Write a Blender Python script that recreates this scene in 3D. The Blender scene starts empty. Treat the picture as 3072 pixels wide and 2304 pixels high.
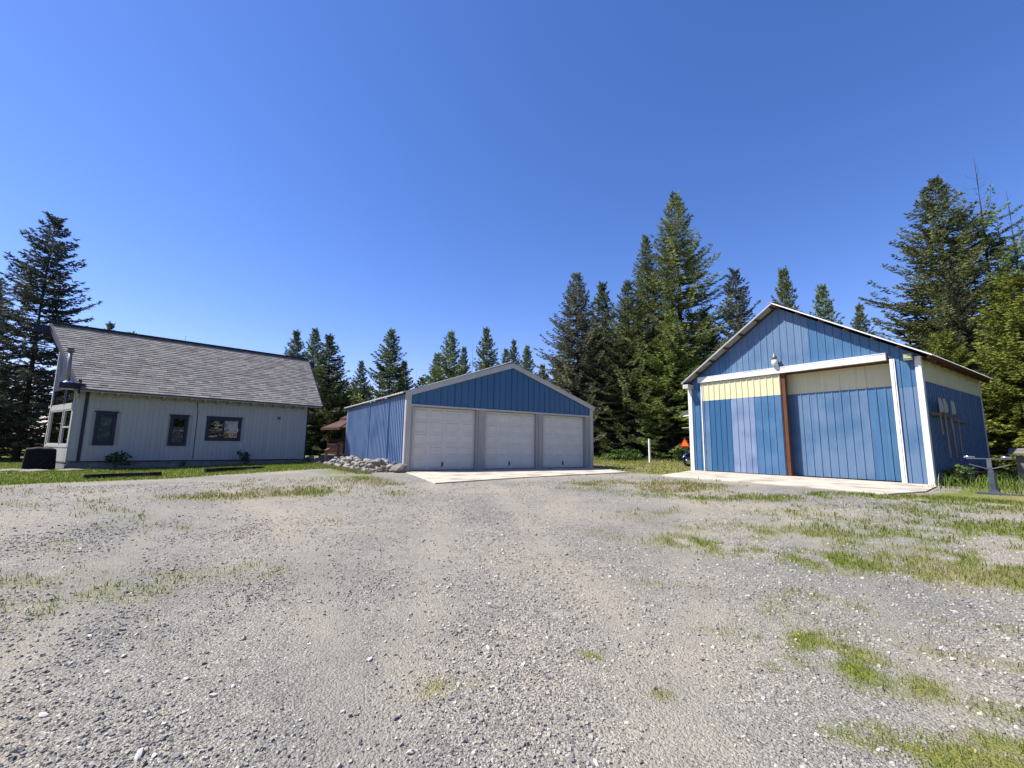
import bpy, bmesh, math, random
import numpy as np
from mathutils import Matrix, Vector
R = math.radians
rng = np.random.default_rng(7)
random.seed(7)
SC = bpy.context.scene
COL = SC.collection

# ------------------------------------------------------------------ camera, sky, sun, exposure
cd = bpy.data.cameras.new('camera'); cam = bpy.data.objects.new('camera', cd); COL.objects.link(cam)
cd.sensor_width = 36.0; cd.lens = 15.4275; cd.clip_start = 0.05; cd.clip_end = 9000
PITCH, ROLL = R(8.0168), R(0.8517)
_c, _s = math.cos(ROLL), math.sin(ROLL)
_up = Vector((0, -math.sin(PITCH), math.cos(PITCH))); _fw = Vector((0, math.cos(PITCH), math.sin(PITCH))); _x = Vector((1, 0, 0))
_r = _c*_x + _s*_up; _u = -_s*_x + _c*_up
cam.matrix_world = Matrix(((_r.x, _u.x, -_fw.x, 0), (_r.y, _u.y, -_fw.y, 0), (_r.z, _u.z, -_fw.z, 1.0), (0, 0, 0, 1)))
SC.camera = cam
SUN = Vector((-0.7226, -0.0537, 1.0)).normalized()
SUN_EL = math.asin(SUN.z); SUN_AZ = math.atan2(SUN.x, SUN.y)
w = bpy.data.worlds.new('World'); SC.world = w; w.use_nodes = True
nt = w.node_tree; bg = nt.nodes['Background']
sky = nt.nodes.new('ShaderNodeTexSky'); sky.sky_type = 'NISHITA'; sky.sun_disc = False
sky.sun_elevation = SUN_EL; sky.sun_rotation = SUN_AZ; sky.altitude = 700; sky.air_density = 1.0; sky.dust_density = 0.25; sky.ozone_density = 3.0
gm = nt.nodes.new('ShaderNodeGamma'); gm.inputs[1].default_value = 1.0
tint = nt.nodes.new('ShaderNodeMix'); tint.data_type = 'RGBA'; tint.blend_type = 'MULTIPLY'; tint.inputs[0].default_value = 1.0
tint.inputs[7].default_value = (1.20, 0.94, 1.14, 1)
hs = nt.nodes.new('ShaderNodeHueSaturation'); hs.inputs['Saturation'].default_value = 1.23; nt.links.new(sky.outputs[0], hs.inputs['Color']); nt.links.new(hs.outputs[0], gm.inputs[0]); nt.links.new(gm.outputs[0], tint.inputs[6]); nt.links.new(tint.outputs[2], bg.inputs[0])
bg.inputs[1].default_value = 0.098
ld = bpy.data.lights.new('sun', 'SUN'); ld.energy = 5.0; ld.angle = R(0.53); ld.color = (1.0, 0.955, 0.88)
sun = bpy.data.objects.new('sun', ld); COL.objects.link(sun)
sun.rotation_euler = SUN.to_track_quat('Z', 'Y').to_euler()
SC.view_settings.view_transform = 'Standard'; SC.view_settings.look = 'None'
SC.view_settings.exposure = 0.95; SC.view_settings.gamma = 1.0; SC.view_settings.use_curve_mapping = False
SC.cycles.max_bounces = 8; SC.cycles.transparent_max_bounces = 8
SC.cycles.use_denoising = True; SC.cycles.denoiser = 'OPENIMAGEDENOISE'
SC.cycles.denoising_input_passes = 'RGB_ALBEDO_NORMAL'; SC.cycles.denoising_prefilter = 'ACCURATE'

# ------------------------------------------------------------------ material helpers
def lin(r, g, b):
    f = lambda c: (c/255/12.92) if c/255 <= .04045 else ((c/255+.055)/1.055)**2.4
    return (f(r)*.80, f(g)*.80, f(b)*.80)
MATS = {}
def pmat(name, c1, c2=None, scale=4., rough=.7, bump=0., bscale=30., stretch=(1, 1, 1), spec=.4, metal=0., c3=None, s3=1.2, rnd=0., detail=6.):
    """principled with two-tone noise, optional large-scale third tone, bump and per-object brightness variation"""
    if name in MATS: return MATS[name]
    m = bpy.data.materials.new(name); m.use_nodes = True; n = m.node_tree.nodes; L = m.node_tree.links
    b = n['Principled BSDF']; b.inputs['Roughness'].default_value = rough; b.inputs['Metallic'].default_value = metal
    b.inputs['Specular IOR Level'].default_value = spec
    tc = n.new('ShaderNodeTexCoord'); mp = n.new('ShaderNodeMapping'); mp.inputs['Scale'].default_value = stretch
    L.new(tc.outputs['Object'], mp.inputs[0])
    out = None
    if c2:
        t = n.new('ShaderNodeTexNoise'); t.inputs['Scale'].default_value = scale; t.inputs['Detail'].default_value = detail; t.inputs['Roughness'].default_value = .65
        L.new(mp.outputs[0], t.inputs[0])
        r = n.new('ShaderNodeValToRGB'); r.color_ramp.elements[0].position = .32; r.color_ramp.elements[1].position = .68
        r.color_ramp.elements[0].color = (*c1, 1); r.color_ramp.elements[1].color = (*c2, 1)
        L.new(t.outputs[0], r.inputs[0]); out = r.outputs[0]
    else:
        v = n.new('ShaderNodeRGB'); v.outputs[0].default_value = (*c1, 1); out = v.outputs[0]
    if c3:
        t3 = n.new('ShaderNodeTexNoise'); t3.inputs['Scale'].default_value = s3; t3.inputs['Detail'].default_value = 4
        L.new(tc.outputs['Object'], t3.inputs[0])
        r3 = n.new('ShaderNodeValToRGB'); r3.color_ramp.elements[0].position = .48; r3.color_ramp.elements[1].position = .68
        L.new(t3.outputs[0], r3.inputs[0])
        x = n.new('ShaderNodeMix'); x.data_type = 'RGBA'; x.inputs[7].default_value = (*c3, 1)
        L.new(r3.outputs[0], x.inputs[0]); L.new(out, x.inputs[6]); out = x.outputs[2]
    if rnd:
        oi = n.new('ShaderNodeObjectInfo'); mr = n.new('ShaderNodeMapRange'); mr.inputs[3].default_value = 1-rnd; mr.inputs[4].default_value = 1+rnd
        L.new(oi.outputs['Random'], mr.inputs[0])
        x = n.new('ShaderNodeMix'); x.data_type = 'RGBA'; x.blend_type = 'MULTIPLY'; x.inputs[0].default_value = 1
        L.new(out, x.inputs[6]); L.new(mr.outputs[0], x.inputs[7]); out = x.outputs[2]
    L.new(out, b.inputs['Base Color'])
    if bump:
        tb = n.new('ShaderNodeTexNoise'); tb.inputs['Scale'].default_value = bscale; tb.inputs['Detail'].default_value = 5
        L.new(mp.outputs[0], tb.inputs[0])
        bp = n.new('ShaderNodeBump'); bp.inputs['Strength'].default_value = bump; bp.inputs['Distance'].default_value = .02
        L.new(tb.outputs[0], bp.inputs['Height']); L.new(bp.outputs[0], b.inputs['Normal'])
    MATS[name] = m; return m
def attr_mat(name, attr, rough=.8, trans=0., rnd=0., bump=0., bscale=60, spec=.3):
    """colour from a point attribute; foliage gets some translucency"""
    m = bpy.data.materials.new(name); m.use_nodes = True; n = m.node_tree.nodes; L = m.node_tree.links
    b = n['Principled BSDF']; b.inputs['Roughness'].default_value = rough; b.inputs['Specular IOR Level'].default_value = spec
    a = n.new('ShaderNodeAttribute'); a.attribute_name = attr; out = a.outputs['Color']
    if rnd:
        oi = n.new('ShaderNodeObjectInfo'); mr = n.new('ShaderNodeMapRange'); mr.inputs[3].default_value = 1-rnd; mr.inputs[4].default_value = 1+rnd
        L.new(oi.outputs['Random'], mr.inputs[0])
        x = n.new('ShaderNodeMix'); x.data_type = 'RGBA'; x.blend_type = 'MULTIPLY'; x.inputs[0].default_value = 1
        L.new(out, x.inputs[6]); L.new(mr.outputs[0], x.inputs[7]); out = x.outputs[2]
        oc = n.new('ShaderNodeMix'); oc.data_type = 'RGBA'; oc.blend_type = 'MULTIPLY'; oc.inputs[0].default_value = 1
        L.new(out, oc.inputs[6]); L.new(oi.outputs['Color'], oc.inputs[7]); out = oc.outputs[2]
    L.new(out, b.inputs['Base Color'])
    if bump:
        tc = n.new('ShaderNodeTexCoord')
        tb = n.new('ShaderNodeTexNoise'); tb.inputs['Scale'].default_value = bscale; L.new(tc.outputs['Object'], tb.inputs[0])
        bp = n.new('ShaderNodeBump'); bp.inputs['Strength'].default_value = bump; bp.inputs['Distance'].default_value = .01
        L.new(tb.outputs[0], bp.inputs['Height']); L.new(bp.outputs[0], b.inputs['Normal'])
    if trans:
        t = n.new('ShaderNodeBsdfTranslucent'); L.new(out, t.inputs[0]); mx = n.new('ShaderNodeMixShader'); mx.inputs[0].default_value = trans
        L.new(b.outputs[0], mx.inputs[1]); L.new(t.outputs[0], mx.inputs[2]); L.new(mx.outputs[0], n['Material Output'].inputs[0])
    return m

# ------------------------------------------------------------------ mesh helpers
class MB:
    def __init__(s): s.v = []; s.f = []
    def add(s, vs, fs):
        o = len(s.v); s.v += [tuple(p) for p in vs]; s.f += [tuple(i+o for i in f) for f in fs]; return s
    def box(s, x0, x1, y0, y1, z0, z1):
        return s.add([(x0,y0,z0),(x1,y0,z0),(x1,y1,z0),(x0,y1,z0),(x0,y0,z1),(x1,y0,z1),(x1,y1,z1),(x0,y1,z1)],
                     [(0,3,2,1),(4,5,6,7),(0,1,5,4),(1,2,6,5),(2,3,7,6),(3,0,4,7)])
    def bar(s, p, q, wd, ht, up=(0, 0, 1)):
        p, q = Vector(p), Vector(q); d = (q-p).normalized(); a = d.cross(Vector(up))
        if a.length < 1e-4: a = d.cross(Vector((1, 0, 0)))
        a.normalize(); b = a.cross(d); a *= wd/2; b *= ht/2
        vs = [p-a-b, p+a-b, p+a+b, p-a+b, q-a-b, q+a-b, q+a+b, q-a+b]
        return s.add(vs, [(0,1,2,3),(7,6,5,4),(0,4,5,1),(1,5,6,2),(2,6,7,3),(3,7,4,0)])
    def tube(s, pts, rad, n=8, cap=True):
        pts = [Vector(p) for p in pts]; rr = [float(q) for q in rad] if isinstance(rad, (list, tuple)) else [float(rad)]*len(pts)
        o = len(s.v)
        for i, p in enumerate(pts):
            d = (pts[min(i+1, len(pts)-1)]-pts[max(i-1, 0)]).normalized()
            a = d.cross(Vector((0, 0, 1)));  a = a if a.length > 1e-3 else d.cross(Vector((1, 0, 0)))
            a.normalize(); b = d.cross(a)
            for k in range(n):
                t = 2*math.pi*k/n; s.v.append(tuple(p+rr[i]*(a*math.cos(t)+b*math.sin(t))))
        for i in range(len(pts)-1):
            for k in range(n):
                s.f.append((o+i*n+k, o+(i+1)*n+k, o+(i+1)*n+(k+1) % n, o+i*n+(k+1) % n))
        if cap:
            s.f.append(tuple(o+k for k in range(n))); s.f.append(tuple(o+(len(pts)-1)*n+k for k in reversed(range(n))))
        return s
    def lathe(s, prof, c=(0, 0, 0), n=16):
        o = len(s.v)
        for r, z in prof:
            for k in range(n):
                t = 2*math.pi*k/n; s.v.append((c[0]+r*math.cos(t), c[1]+r*math.sin(t), c[2]+z))
        for i in range(len(prof)-1):
            for k in range(n): s.f.append((o+i*n+k, o+i*n+(k+1) % n, o+(i+1)*n+(k+1) % n, o+(i+1)*n+k))
        s.f.append(tuple(o+k for k in reversed(range(n)))); s.f.append(tuple(o+(len(prof)-1)*n+k for k in range(n)))
        return s
    def prism(s, poly, z0, z1):   # poly list (x,y); z0/z1 float or per-vertex lists
        n = len(poly); a = z0 if isinstance(z0, (list, tuple)) else [z0]*n; b = z1 if isinstance(z1, (list, tuple)) else [z1]*n
        return s.add([(p[0], p[1], a[i]) for i, p in enumerate(poly)]+[(p[0], p[1], b[i]) for i, p in enumerate(poly)],
                     [tuple(reversed(range(n))), tuple(range(n, 2*n))]+[(i, (i+1) % n, n+(i+1) % n, n+i) for i in range(n)])
    def mesh(s, name, m, smooth=False):
        me = bpy.data.meshes.new(name); me.from_pydata(s.v, [], s.f); me.validate()
        if m: me.materials.append(m)
        if smooth: me.polygons.foreach_set('use_smooth', [True]*len(me.polygons))
        return me
    def build(s, name, m, parent=None, smooth=False, bevel=0.):
        o = bpy.data.objects.new(name, s.mesh(name, m, smooth)); COL.objects.link(o)
        if parent: o.parent = parent
        if bevel:
            b = o.modifiers.new('b', 'BEVEL'); b.width = bevel; b.segments = 2; b.limit_method = 'ANGLE'
        return o
def np_mesh(name, V, T, m, colors=None, attr='tone', smooth=False):
    """triangle mesh straight from numpy arrays"""
    me = bpy.data.meshes.new(name); nv, nf = len(V), len(T)
    me.vertices.add(nv); me.vertices.foreach_set('co', np.asarray(V, np.float32).ravel())
    me.loops.add(nf*3); me.loops.foreach_set('vertex_index', np.asarray(T, np.int32).ravel())
    me.polygons.add(nf); me.polygons.foreach_set('loop_start', np.arange(nf, dtype=np.int32)*3); me.polygons.foreach_set('loop_total', np.full(nf, 3, np.int32))
    me.polygons.foreach_set('use_smooth', np.full(nf, smooth))
    if colors is not None:
        a = me.attributes.new(attr, 'FLOAT_COLOR', 'POINT'); c = np.ones((nv, 4), np.float32); c[:, :colors.shape[1]] = colors; a.data.foreach_set('color', c.ravel())
    me.update(calc_edges=True)
    if m: me.materials.append(m)
    return me
def link(o, parent=None):
    COL.objects.link(o)
    if parent: o.parent = parent
    return o
def tag(o, label=None, cat=None, group=None, kind=None):
    if label: o['label'] = label
    if cat: o['category'] = cat
    if group: o['group'] = group
    if kind: o['kind'] = kind
    return o
def thing(name, label, cat, loc=(0, 0, 0), rz=0., group=None):
    o = bpy.data.objects.new(name, None); COL.objects.link(o); o.location = loc; o.rotation_euler = (0, 0, rz); o.empty_display_size = .2
    return tag(o, label, cat, group)
class Frame:
    def __init__(s, x, y, deg): s.x, s.y, s.a = x, y, R(deg); s.c, s.s = math.cos(s.a), math.sin(s.a)
    def w(s, u, v, z=0.):
        if s is globals().get('H'): u, v = u*HS, v*HS
        return (s.x+u*s.c-v*s.s, s.y+u*s.s+v*s.c, z)
G = Frame(-3.923, 16.364, 33.1265)       # three-door garage: front-left corner, front runs along +u
B = Frame(8.362, 20.558, -56.5787)       # barn
HS = 1.12                                # the house stands a little lower and further off
H = Frame(-14.816*HS, 15.263*HS, 45.054)  # house

# ------------------------------------------------------------------ noise and terrain
def vnoise(x, y, seed=0):
    x = np.asarray(x, float); y = np.asarray(y, float)
    xi = np.floor(x).astype(np.int64); yi = np.floor(y).astype(np.int64); fx = x-xi; fy = y-yi
    fx = fx*fx*(3-2*fx); fy = fy*fy*(3-2*fy)
    def h(a, b):
        n = (a*374761393+b*668265263+seed*974711) & 0x7fffffff
        n = ((n ^ (n >> 13))*1274126177) & 0x7fffffff
        return ((n ^ (n >> 16)) & 0xffff)/65535.
    return (h(xi, yi)*(1-fx)+h(xi+1, yi)*fx)*(1-fy)+(h(xi, yi+1)*(1-fx)+h(xi+1, yi+1)*fx)*fy
def fbm(x, y, seed=0, o=4):
    t = 0; a = .5; n = 0
    for i in range(o):
        t = t+a*vnoise(x*2**i, y*2**i, seed+i*17); n += a; a *= .55
    return t/n
def gz(x, y):
    x = np.asarray(x, float); y = np.asarray(y, float)
    d = np.hypot(x, y); t = np.clip(1-d/15., 0, 1)
    z = -.5*t**1.15-.02
    az = np.arctan2(x, y); sm = lambda q: np.clip(q, 0, 1)**2*(3-2*np.clip(q, 0, 1))
    z = z-.11*sm((-az-.42)/.25)*sm((d-13.5)/5.)*sm((60-d)/20)
    k = np.clip((d-1)/2, 0, 1)*np.clip((12.5-d)/4, 0, 1)
    z = z+k*(.030*(fbm(x*.45, y*.45, 3, 3)-.5)+.014*(fbm(x*2.1, y*2.1, 9, 3)-.5))
    return z
def seg(x, y, ax, ay, bx, by):
    dx, dy = bx-ax, by-ay; t = np.clip(((x-ax)*dx+(y-ay)*dy)/(dx*dx+dy*dy+1e-9), 0, 1)
    return np.hypot(x-ax-t*dx, y-ay-t*dy)
LAWNK = 1.07
def poly_side(x, y, pts):      # signed distance-like to an open polyline, >0 on its left
    best = np.full(np.shape(x), 1e9); sg = np.zeros(np.shape(x))
    for (ax, ay), (bx, by) in zip(pts[:-1], pts[1:]):
        d = seg(x, y, ax, ay, bx, by); cr = (bx-ax)*(y-ay)-(by-ay)*(x-ax)
        m = d < best; best = np.where(m, d, best); sg = np.where(m, np.sign(cr), sg)
    return best*sg
# strokes of growth over the gravel: (ax, ay, bx, by, half width, strength)
STROKES = [
 (-8.6,7.7,-6.5,7.5,.30,.30), (-6.8,8.8,-6.0,9.2,.25,.75), (-5.9,9.5,-4.2,10.6,.45,.80), (-5.5,10.4,-4.6,11.3,.4,.55), (-7.6,8.2,-6.9,8.7,.3,.35),
 (-4.4,4.1,-3.4,4.1,.35,.34), (-3.5,4.3,-2.9,4.9,.30,.36), (-3.8,3.8,-3.5,3.4,.25,.28), (-3.1,5.1,-2.5,4.7,.20,.36), (-5.3,5.4,-4.6,5.0,.3,.28),
 (2.4,6.2,3.2,6.0,.34,.80), (3.2,5.95,3.7,5.55,.28,.82), (3.7,5.5,4.6,5.05,.34,.95), (4.5,5.1,5.6,4.7,.42,1.0), (5.4,5.1,7.0,4.3,.55,1.0), (6.6,4.6,9.0,4.2,.7,1.0),
 (3.0,7.1,4.5,6.6,.40,.42), (4.0,6.6,6.0,5.9,.62,.62), (5.2,6.4,7.6,6.2,.75,.62), (6.4,7.6,8.6,7.2,.7,.50), (4.9,8.3,6.2,7.9,.45,.42), (7.5,6.6,11.,6.,1.2,.75), (7.6,8.6,10.5,8.0,.7,.5),
 (.8,7.3,1.5,6.5,.22,.26), (2.2,8.0,3.0,8.5,.35,.35), (1.5,12.0,3.2,11.2,.40,.34), (3.4,10.9,5.2,11.6,.5,.5), (.8,5.7,1.3,5.5,.16,.25),
 (4.2,11.6,5.0,13.2,.8,.75), (2.6,13.0,4.4,13.6,.7,.55), (4.4,10.5,6.2,10.4,.42,.72), (6.0,10.4,7.8,10.7,.34,.62), (7.6,10.9,8.6,10.9,.30,.85), (8.6,10.3,9.6,10.0,.35,.85), (9.4,10.0,12.5,8.8,.8,.95), (11.,9.2,15.,8.5,1.3,1.0),
 (2.03,3.36,2.38,3.55,.08,.70), (2.12,3.40,2.28,3.18,.13,.85), (2.30,3.22,2.26,2.95,.15,1.0), (2.26,2.95,2.42,2.82,.10,.95), (2.42,2.90,2.50,2.84,.09,.85), (1.72,2.64,1.74,2.52,.06,.80), (1.95,3.1,2.1,3.0,.1,.5),
 (1.66,2.42,1.78,2.36,.07,.65), (1.86,2.40,2.10,2.26,.10,.72), (2.06,2.20,2.35,2.10,.12,.9), (2.36,2.32,2.5,2.25,.08,.7), (1.64,3.08,1.72,3.02,.06,.6), (.52,3.20,.58,3.16,.05,.6), (.90,2.75,.95,2.72,.05,.6), (-.42,2.80,-.22,2.83,.09,.55),
 (2.9,3.2,3.3,3.0,.1,.35), (3.3,3.7,3.8,3.5,.12,.35), (1.9,3.5,2.2,3.8,.12,.4), (1.5,3.6,1.8,3.5,.12,.3), (2.6,2.6,2.9,2.5,.1,.4), (1.4,4.6,1.9,4.4,.15,.25),
 (-4.4,12.9,-3.4,12.2,.45,.50), (-3.0,11.0,-2.5,10.3,.25,.45), (-5.2,14.6,-4.4,13.2,.5,.6), (-6.4,17.2,-5.4,15.0,.6,.7)]
LAWN = [(-9.9,1.0), (-10.9,7.0), (-10.6,9.4), (-10.1,10.5), (-9.2,11.7), (-8.9,13.4), (-8.0,14.6), (-7.0,16.4), (-6.4,18.5), (-6.4, 60)]
LAWN = [(a*LAWNK, b*LAWNK) for a, b in LAWN]
FIELD = [(4.7,18.7), (5.0,15.3), (6.6,14.6), (8.6,19.0)]
TRACKS = [[(.2,.8), (.1,4.), (-.5,8.), (-1.4,13.)], [(.9,.6), (2.4,4.), (4.2,8.4), (6.4,14.)], [(-.8,.6), (-2.9,4.6), (-5.2,8.), (-7.6,10.2)]]
def tracks(x, y):
    """0..1 where wheels have packed the stone"""
    t = np.zeros(np.shape(x)); wv = .35*(fbm(x*.35, y*.35, 51, 2)-.5)
    for pl in TRACKS:
        d = np.full(np.shape(x), 1e9)
        for (ax, ay), (bx, by) in zip(pl[:-1], pl[1:]): d = np.minimum(d, seg(x, y, ax, ay, bx, by))
        t = np.maximum(t, np.exp(-((d+wv-.78)/.24)**2))
    return t*np.clip(.35+1.1*fbm(x*.8, y*.8, 61, 3), 0, 1)
def masks(x, y):
    """grass cover 0..1, dryness 0..1"""
    x = np.asarray(x, float); y = np.asarray(y, float)
    n1 = fbm(x*1.3, y*1.3, 21, 5); n2 = fbm(x*5, y*5, 31, 3); n3 = fbm(x*.5, y*.5, 41, 3); d0 = np.hypot(x, y)
    wob = (n1-.5)*.9*np.clip(d0/6, .3, 1.3)
    g = np.zeros(np.shape(x))
    for ax, ay, bx, by, hw, st in STROKES:
        d = seg(x, y, ax, ay, bx, by)/hw
        e = np.exp(-np.clip(d*.72, 0, 6)**2*.7)*st
        g = np.maximum(g, e)
    g = g*np.clip(-.55+2.6*n1+2.2*(n2-.5), 0, 1.35)
    sprout = np.clip((fbm(x*.75, y*.75, 91, 4)-.50)*2.6, 0, .42)*np.clip(.25+(np.abs(x+.4)-1.2)/2.5, 0, 1)*np.clip(.3+2.4*(n2-.42), 0, 1.2)*(d0 < 16)
    g = np.maximum(g, sprout)
    lawn = np.clip((poly_side(x, y, LAWN)+wob*.6)/.5+.5, 0, 1)
    lawn = np.where(y < 1, 0, lawn)
    # field behind and between the outbuildings, and the ground beyond the barn
    gu = (x-G.x)*G.c+(y-G.y)*G.s; gv = -(x-G.x)*G.s+(y-G.y)*G.c
    bu = (x-B.x)*B.c+(y-B.y)*B.s; bv = -(x-B.x)*B.s+(y-B.y)*B.c
    f = np.clip((np.minimum(gu-9.3, 99)+ (y-15.5)*.6 + wob)/1.2, 0, 1)*(y > 14)*(bu < 2)
    f = np.maximum(f, np.clip((np.hypot(x, y)-25+wob)/1.5, 0, 1))
    f = np.maximum(f, np.clip((bu-8.75+wob*.8)/.6, 0, 1)*(bv > -4.6))
    f = np.maximum(f, np.clip((gv-9.6)/.6, 0, 1)*(y > 10))
    back = np.clip((-y-6)/4, 0, 1)
    g = np.maximum.reduce([g, lawn, f*np.clip(.55+1.0*n1, 0, 1), back])
    dry = np.clip((n3-.45)*3+(n1-.5)*1.4, 0, 1)*np.where(lawn > .5, .35, 1.)
    return np.clip(g, 0, 1), dry

def ground_material():
    m = bpy.data.materials.new('gravel_and_turf'); m.use_nodes = True; n = m.node_tree.nodes; L = m.node_tree.links
    b = n['Principled BSDF']; b.inputs['Roughness'].default_value = .9; b.inputs['Specular IOR Level'].default_value = .25
    tc = n.new('ShaderNodeTexCoord'); P = tc.outputs['Object']
    def noise(sc, det=5, rg=.6):
        t = n.new('ShaderNodeTexNoise'); t.inputs['Scale'].default_value = sc; t.inputs['Detail'].default_value = det; t.inputs['Roughness'].default_value = rg; L.new(P, t.inputs[0]); return t.outputs[0]
    def ramp(src, stops):
        r = n.new('ShaderNodeValToRGB'); e = r.color_ramp.elements
        while len(e) < len(stops): e.new(.5)
        for i, (p, c) in enumerate(stops): e[i].position = p; e[i].color = (*c, 1)
        L.new(src, r.inputs[0]); return r.outputs[0]
    def mix(f, a, bb, mode='MIX'):
        x = n.new('ShaderNodeMix'); x.data_type = 'RGBA'; x.blend_type = mode
        if isinstance(f, float): x.inputs[0].default_value = f
        else: L.new(f, x.inputs[0])
        for s, i in ((a, 6), (bb, 7)):
            if isinstance(s, tuple): x.inputs[i].default_value = (*s, 1)
            else: L.new(s, x.inputs[i])
        return x.outputs[2]
    def voro(sc):
        v = n.new('ShaderNodeTexVoronoi'); v.inputs['Scale'].default_value = sc; v.inputs['Randomness'].default_value = 1; L.new(P, v.inputs[0]); return v
    # fines: grey with beige drifts
    fines = ramp(noise(.55, 6), [(.30, (.185, .180, .174)), (.50, (.235, .220, .198)), (.66, (.31, .270, .218))])
    fine2 = ramp(noise(9, 8, .75), [(.28, (.40, .40, .40)), (.5, (.95, .945, .92)), (.72, (1.6, 1.57, 1.48))])
    base = mix(1.0, fines, fine2, 'MULTIPLY')
    v1 = voro(62); v2 = voro(130)
    s1 = n.new('ShaderNodeSeparateColor'); L.new(v1.outputs['Color'], s1.inputs[0])
    s2 = n.new('ShaderNodeSeparateColor'); L.new(v2.outputs['Color'], s2.inputs[0])
    st1 = ramp(s1.outputs[0], [(0, (.045, .045, .046)), (.3, (.15, .147, .143)), (.62, (.25, .238, .215)), (.86, (.37, .34, .285)), (1, (.62, .59, .53))])
    st2 = ramp(s2.outputs[0], [(0, (.045, .045, .045)), (.5, (.205, .197, .183)), (1, (.44, .415, .37))])
    base = mix(.55, base, st2)
    pick = ramp(s1.outputs[1], [(.48, (0, 0, 0)), (.56, (1, 1, 1))])
    edge = ramp(v1.outputs['Distance'], [(.30, (1, 1, 1)), (.46, (0, 0, 0))])
    pk = mix(1.0, pick, edge, 'MULTIPLY')
    base = mix(pk, base, st1)
    at = n.new('ShaderNodeAttribute'); at.attribute_name = 'cover'
    sp = n.new('ShaderNodeSeparateColor'); L.new(at.outputs['Color'], sp.inputs[0])
    # packed dusty wheel tracks and drifts of different stone
    dust = ramp(noise(30, 6, .75), [(.3, (.20, .185, .158)), (.55, (.29, .266, .225)), (.75, (.37, .34, .29))])
    tf = n.new('ShaderNodeMath'); tf.operation = 'MULTIPLY'; tf.inputs[1].default_value = .62; L.new(sp.outputs[2], tf.inputs[0])
    base = mix(tf.outputs[0], base, dust)
    drift = ramp(noise(.33, 5, .6), [(.36, (.80, .80, .79)), (.5, (1.02, .995, .94)), (.64, (1.17, 1.10, .97))])
    base = mix(1.0, base, drift, 'MULTIPLY')
    # turf
    green = ramp(noise(14, 6, .7), [(.3, (.075, .098, .016)), (.55, (.145, .165, .030)), (.75, (.215, .200, .060))])
    dry = ramp(noise(11, 6, .7), [(.3, (.16, .125, .065)), (.6, (.29, .24, .125)), (.8, (.37, .32, .18))])
    turf = mix(sp.outputs[1], green, dry)
    fac = n.new('ShaderNodeMath'); fac.operation = 'MULTIPLY_ADD'; fac.inputs[1].default_value = 1.4; L.new(sp.outputs[0], fac.inputs[0])
    nz = n.new('ShaderNodeMath'); nz.operation = 'MULTIPLY_ADD'; nz.inputs[1].default_value = .9; nz.inputs[2].default_value = -.63; L.new(noise(20, 5, .7), nz.inputs[0]); L.new(nz.outputs[0], fac.inputs[2]); fac.use_clamp = True
    L.new(mix(fac.outputs[0], base, turf), b.inputs['Base Color'])
    # relief
    hh = n.new('ShaderNodeMath'); hh.operation = 'MULTIPLY_ADD'; hh.inputs[1].default_value = -1.; L.new(v1.outputs['Distance'], hh.inputs[0])
    h2 = n.new('ShaderNodeMath'); h2.operation = 'MULTIPLY_ADD'; h2.inputs[1].default_value = -.5; L.new(v2.outputs['Distance'], h2.inputs[0]); L.new(noise(60, 4), h2.inputs[2]); L.new(h2.outputs[0], hh.inputs[2])
    bp = n.new('ShaderNodeBump'); bp.inputs['Strength'].default_value = .9; bp.inputs['Distance'].default_value = .012
    L.new(hh.outputs[0], bp.inputs['Height']); L.new(bp.outputs[0], b.inputs['Normal'])
    return m
def build_ground():
    rad = np.concatenate([[0.], np.geomspace(.8, 45, 330), np.geomspace(50, 5000, 26)])
    ang = np.concatenate([np.linspace(-66, 66, 430), np.linspace(70, 290, 56)]); ang = np.radians(ang)
    na, nr = len(ang), len(rad)
    A, D = np.meshgrid(ang, rad); X = np.sin(A)*D; Y = np.cos(A)*D
    Z = gz(X, Y); V = np.stack([X.ravel(), Y.ravel(), Z.ravel()], 1)
    i, j = np.meshgrid(np.arange(nr-1), np.arange(na), indexing='ij'); j2 = (j+1) % na
    a = i*na+j; b_ = i*na+j2; c = (i+1)*na+j2; d = (i+1)*na+j
    T = np.concatenate([np.stack([a, b_, c], -1).reshape(-1, 3), np.stack([a, c, d], -1).reshape(-1, 3)])
    g, dr = masks(V[:, 0], V[:, 1])
    me = np_mesh('ground', V, T, ground_material(), np.stack([g, dr, tracks(V[:, 0], V[:, 1])], 1), 'cover', True)
    o = link(bpy.data.objects.new('ground', me)); tag(o, 'grey gravel yard with turf patches', None, None, 'structure')
build_ground()

# ------------------------------------------------------------------ shared materials
M_BLUE = pmat('blue_steel', lin(54, 98, 136), lin(68, 112, 150), 1.4, .42, .05, 6, (9, 9, .5), .5, c3=lin(80, 116, 154), s3=.9)
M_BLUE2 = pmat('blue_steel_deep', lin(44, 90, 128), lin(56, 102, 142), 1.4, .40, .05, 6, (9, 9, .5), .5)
M_BLUEF = pmat('blue_steel_faded', lin(116, 134, 164), lin(134, 148, 176), 1.4, .5, .05, 6, (9, 9, .5), .4, c3=lin(102, 126, 160), s3=1.1)
M_BLUEM = pmat('blue_steel_chalky', lin(88, 116, 148), lin(102, 128, 158), 1.3, .5, .05, 6, (8, 8, .4), .4, c3=lin(70, 106, 142), s3=.8)
M_BLUES = pmat('blue_steel_faded_sunlit', lin(110, 136, 172), lin(128, 150, 184), 1.4, .38, .05, 6, (9, 9, .5), .5, c3=lin(98, 126, 166), s3=.9)  # faded blue, lightened further to paint in sun glancing off the left wall
M_YEL = pmat('pale_yellow_steel', lin(208, 203, 160), lin(220, 215, 176), 1.4, .45, .04, 6, (8, 8, .5), .4)
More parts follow.
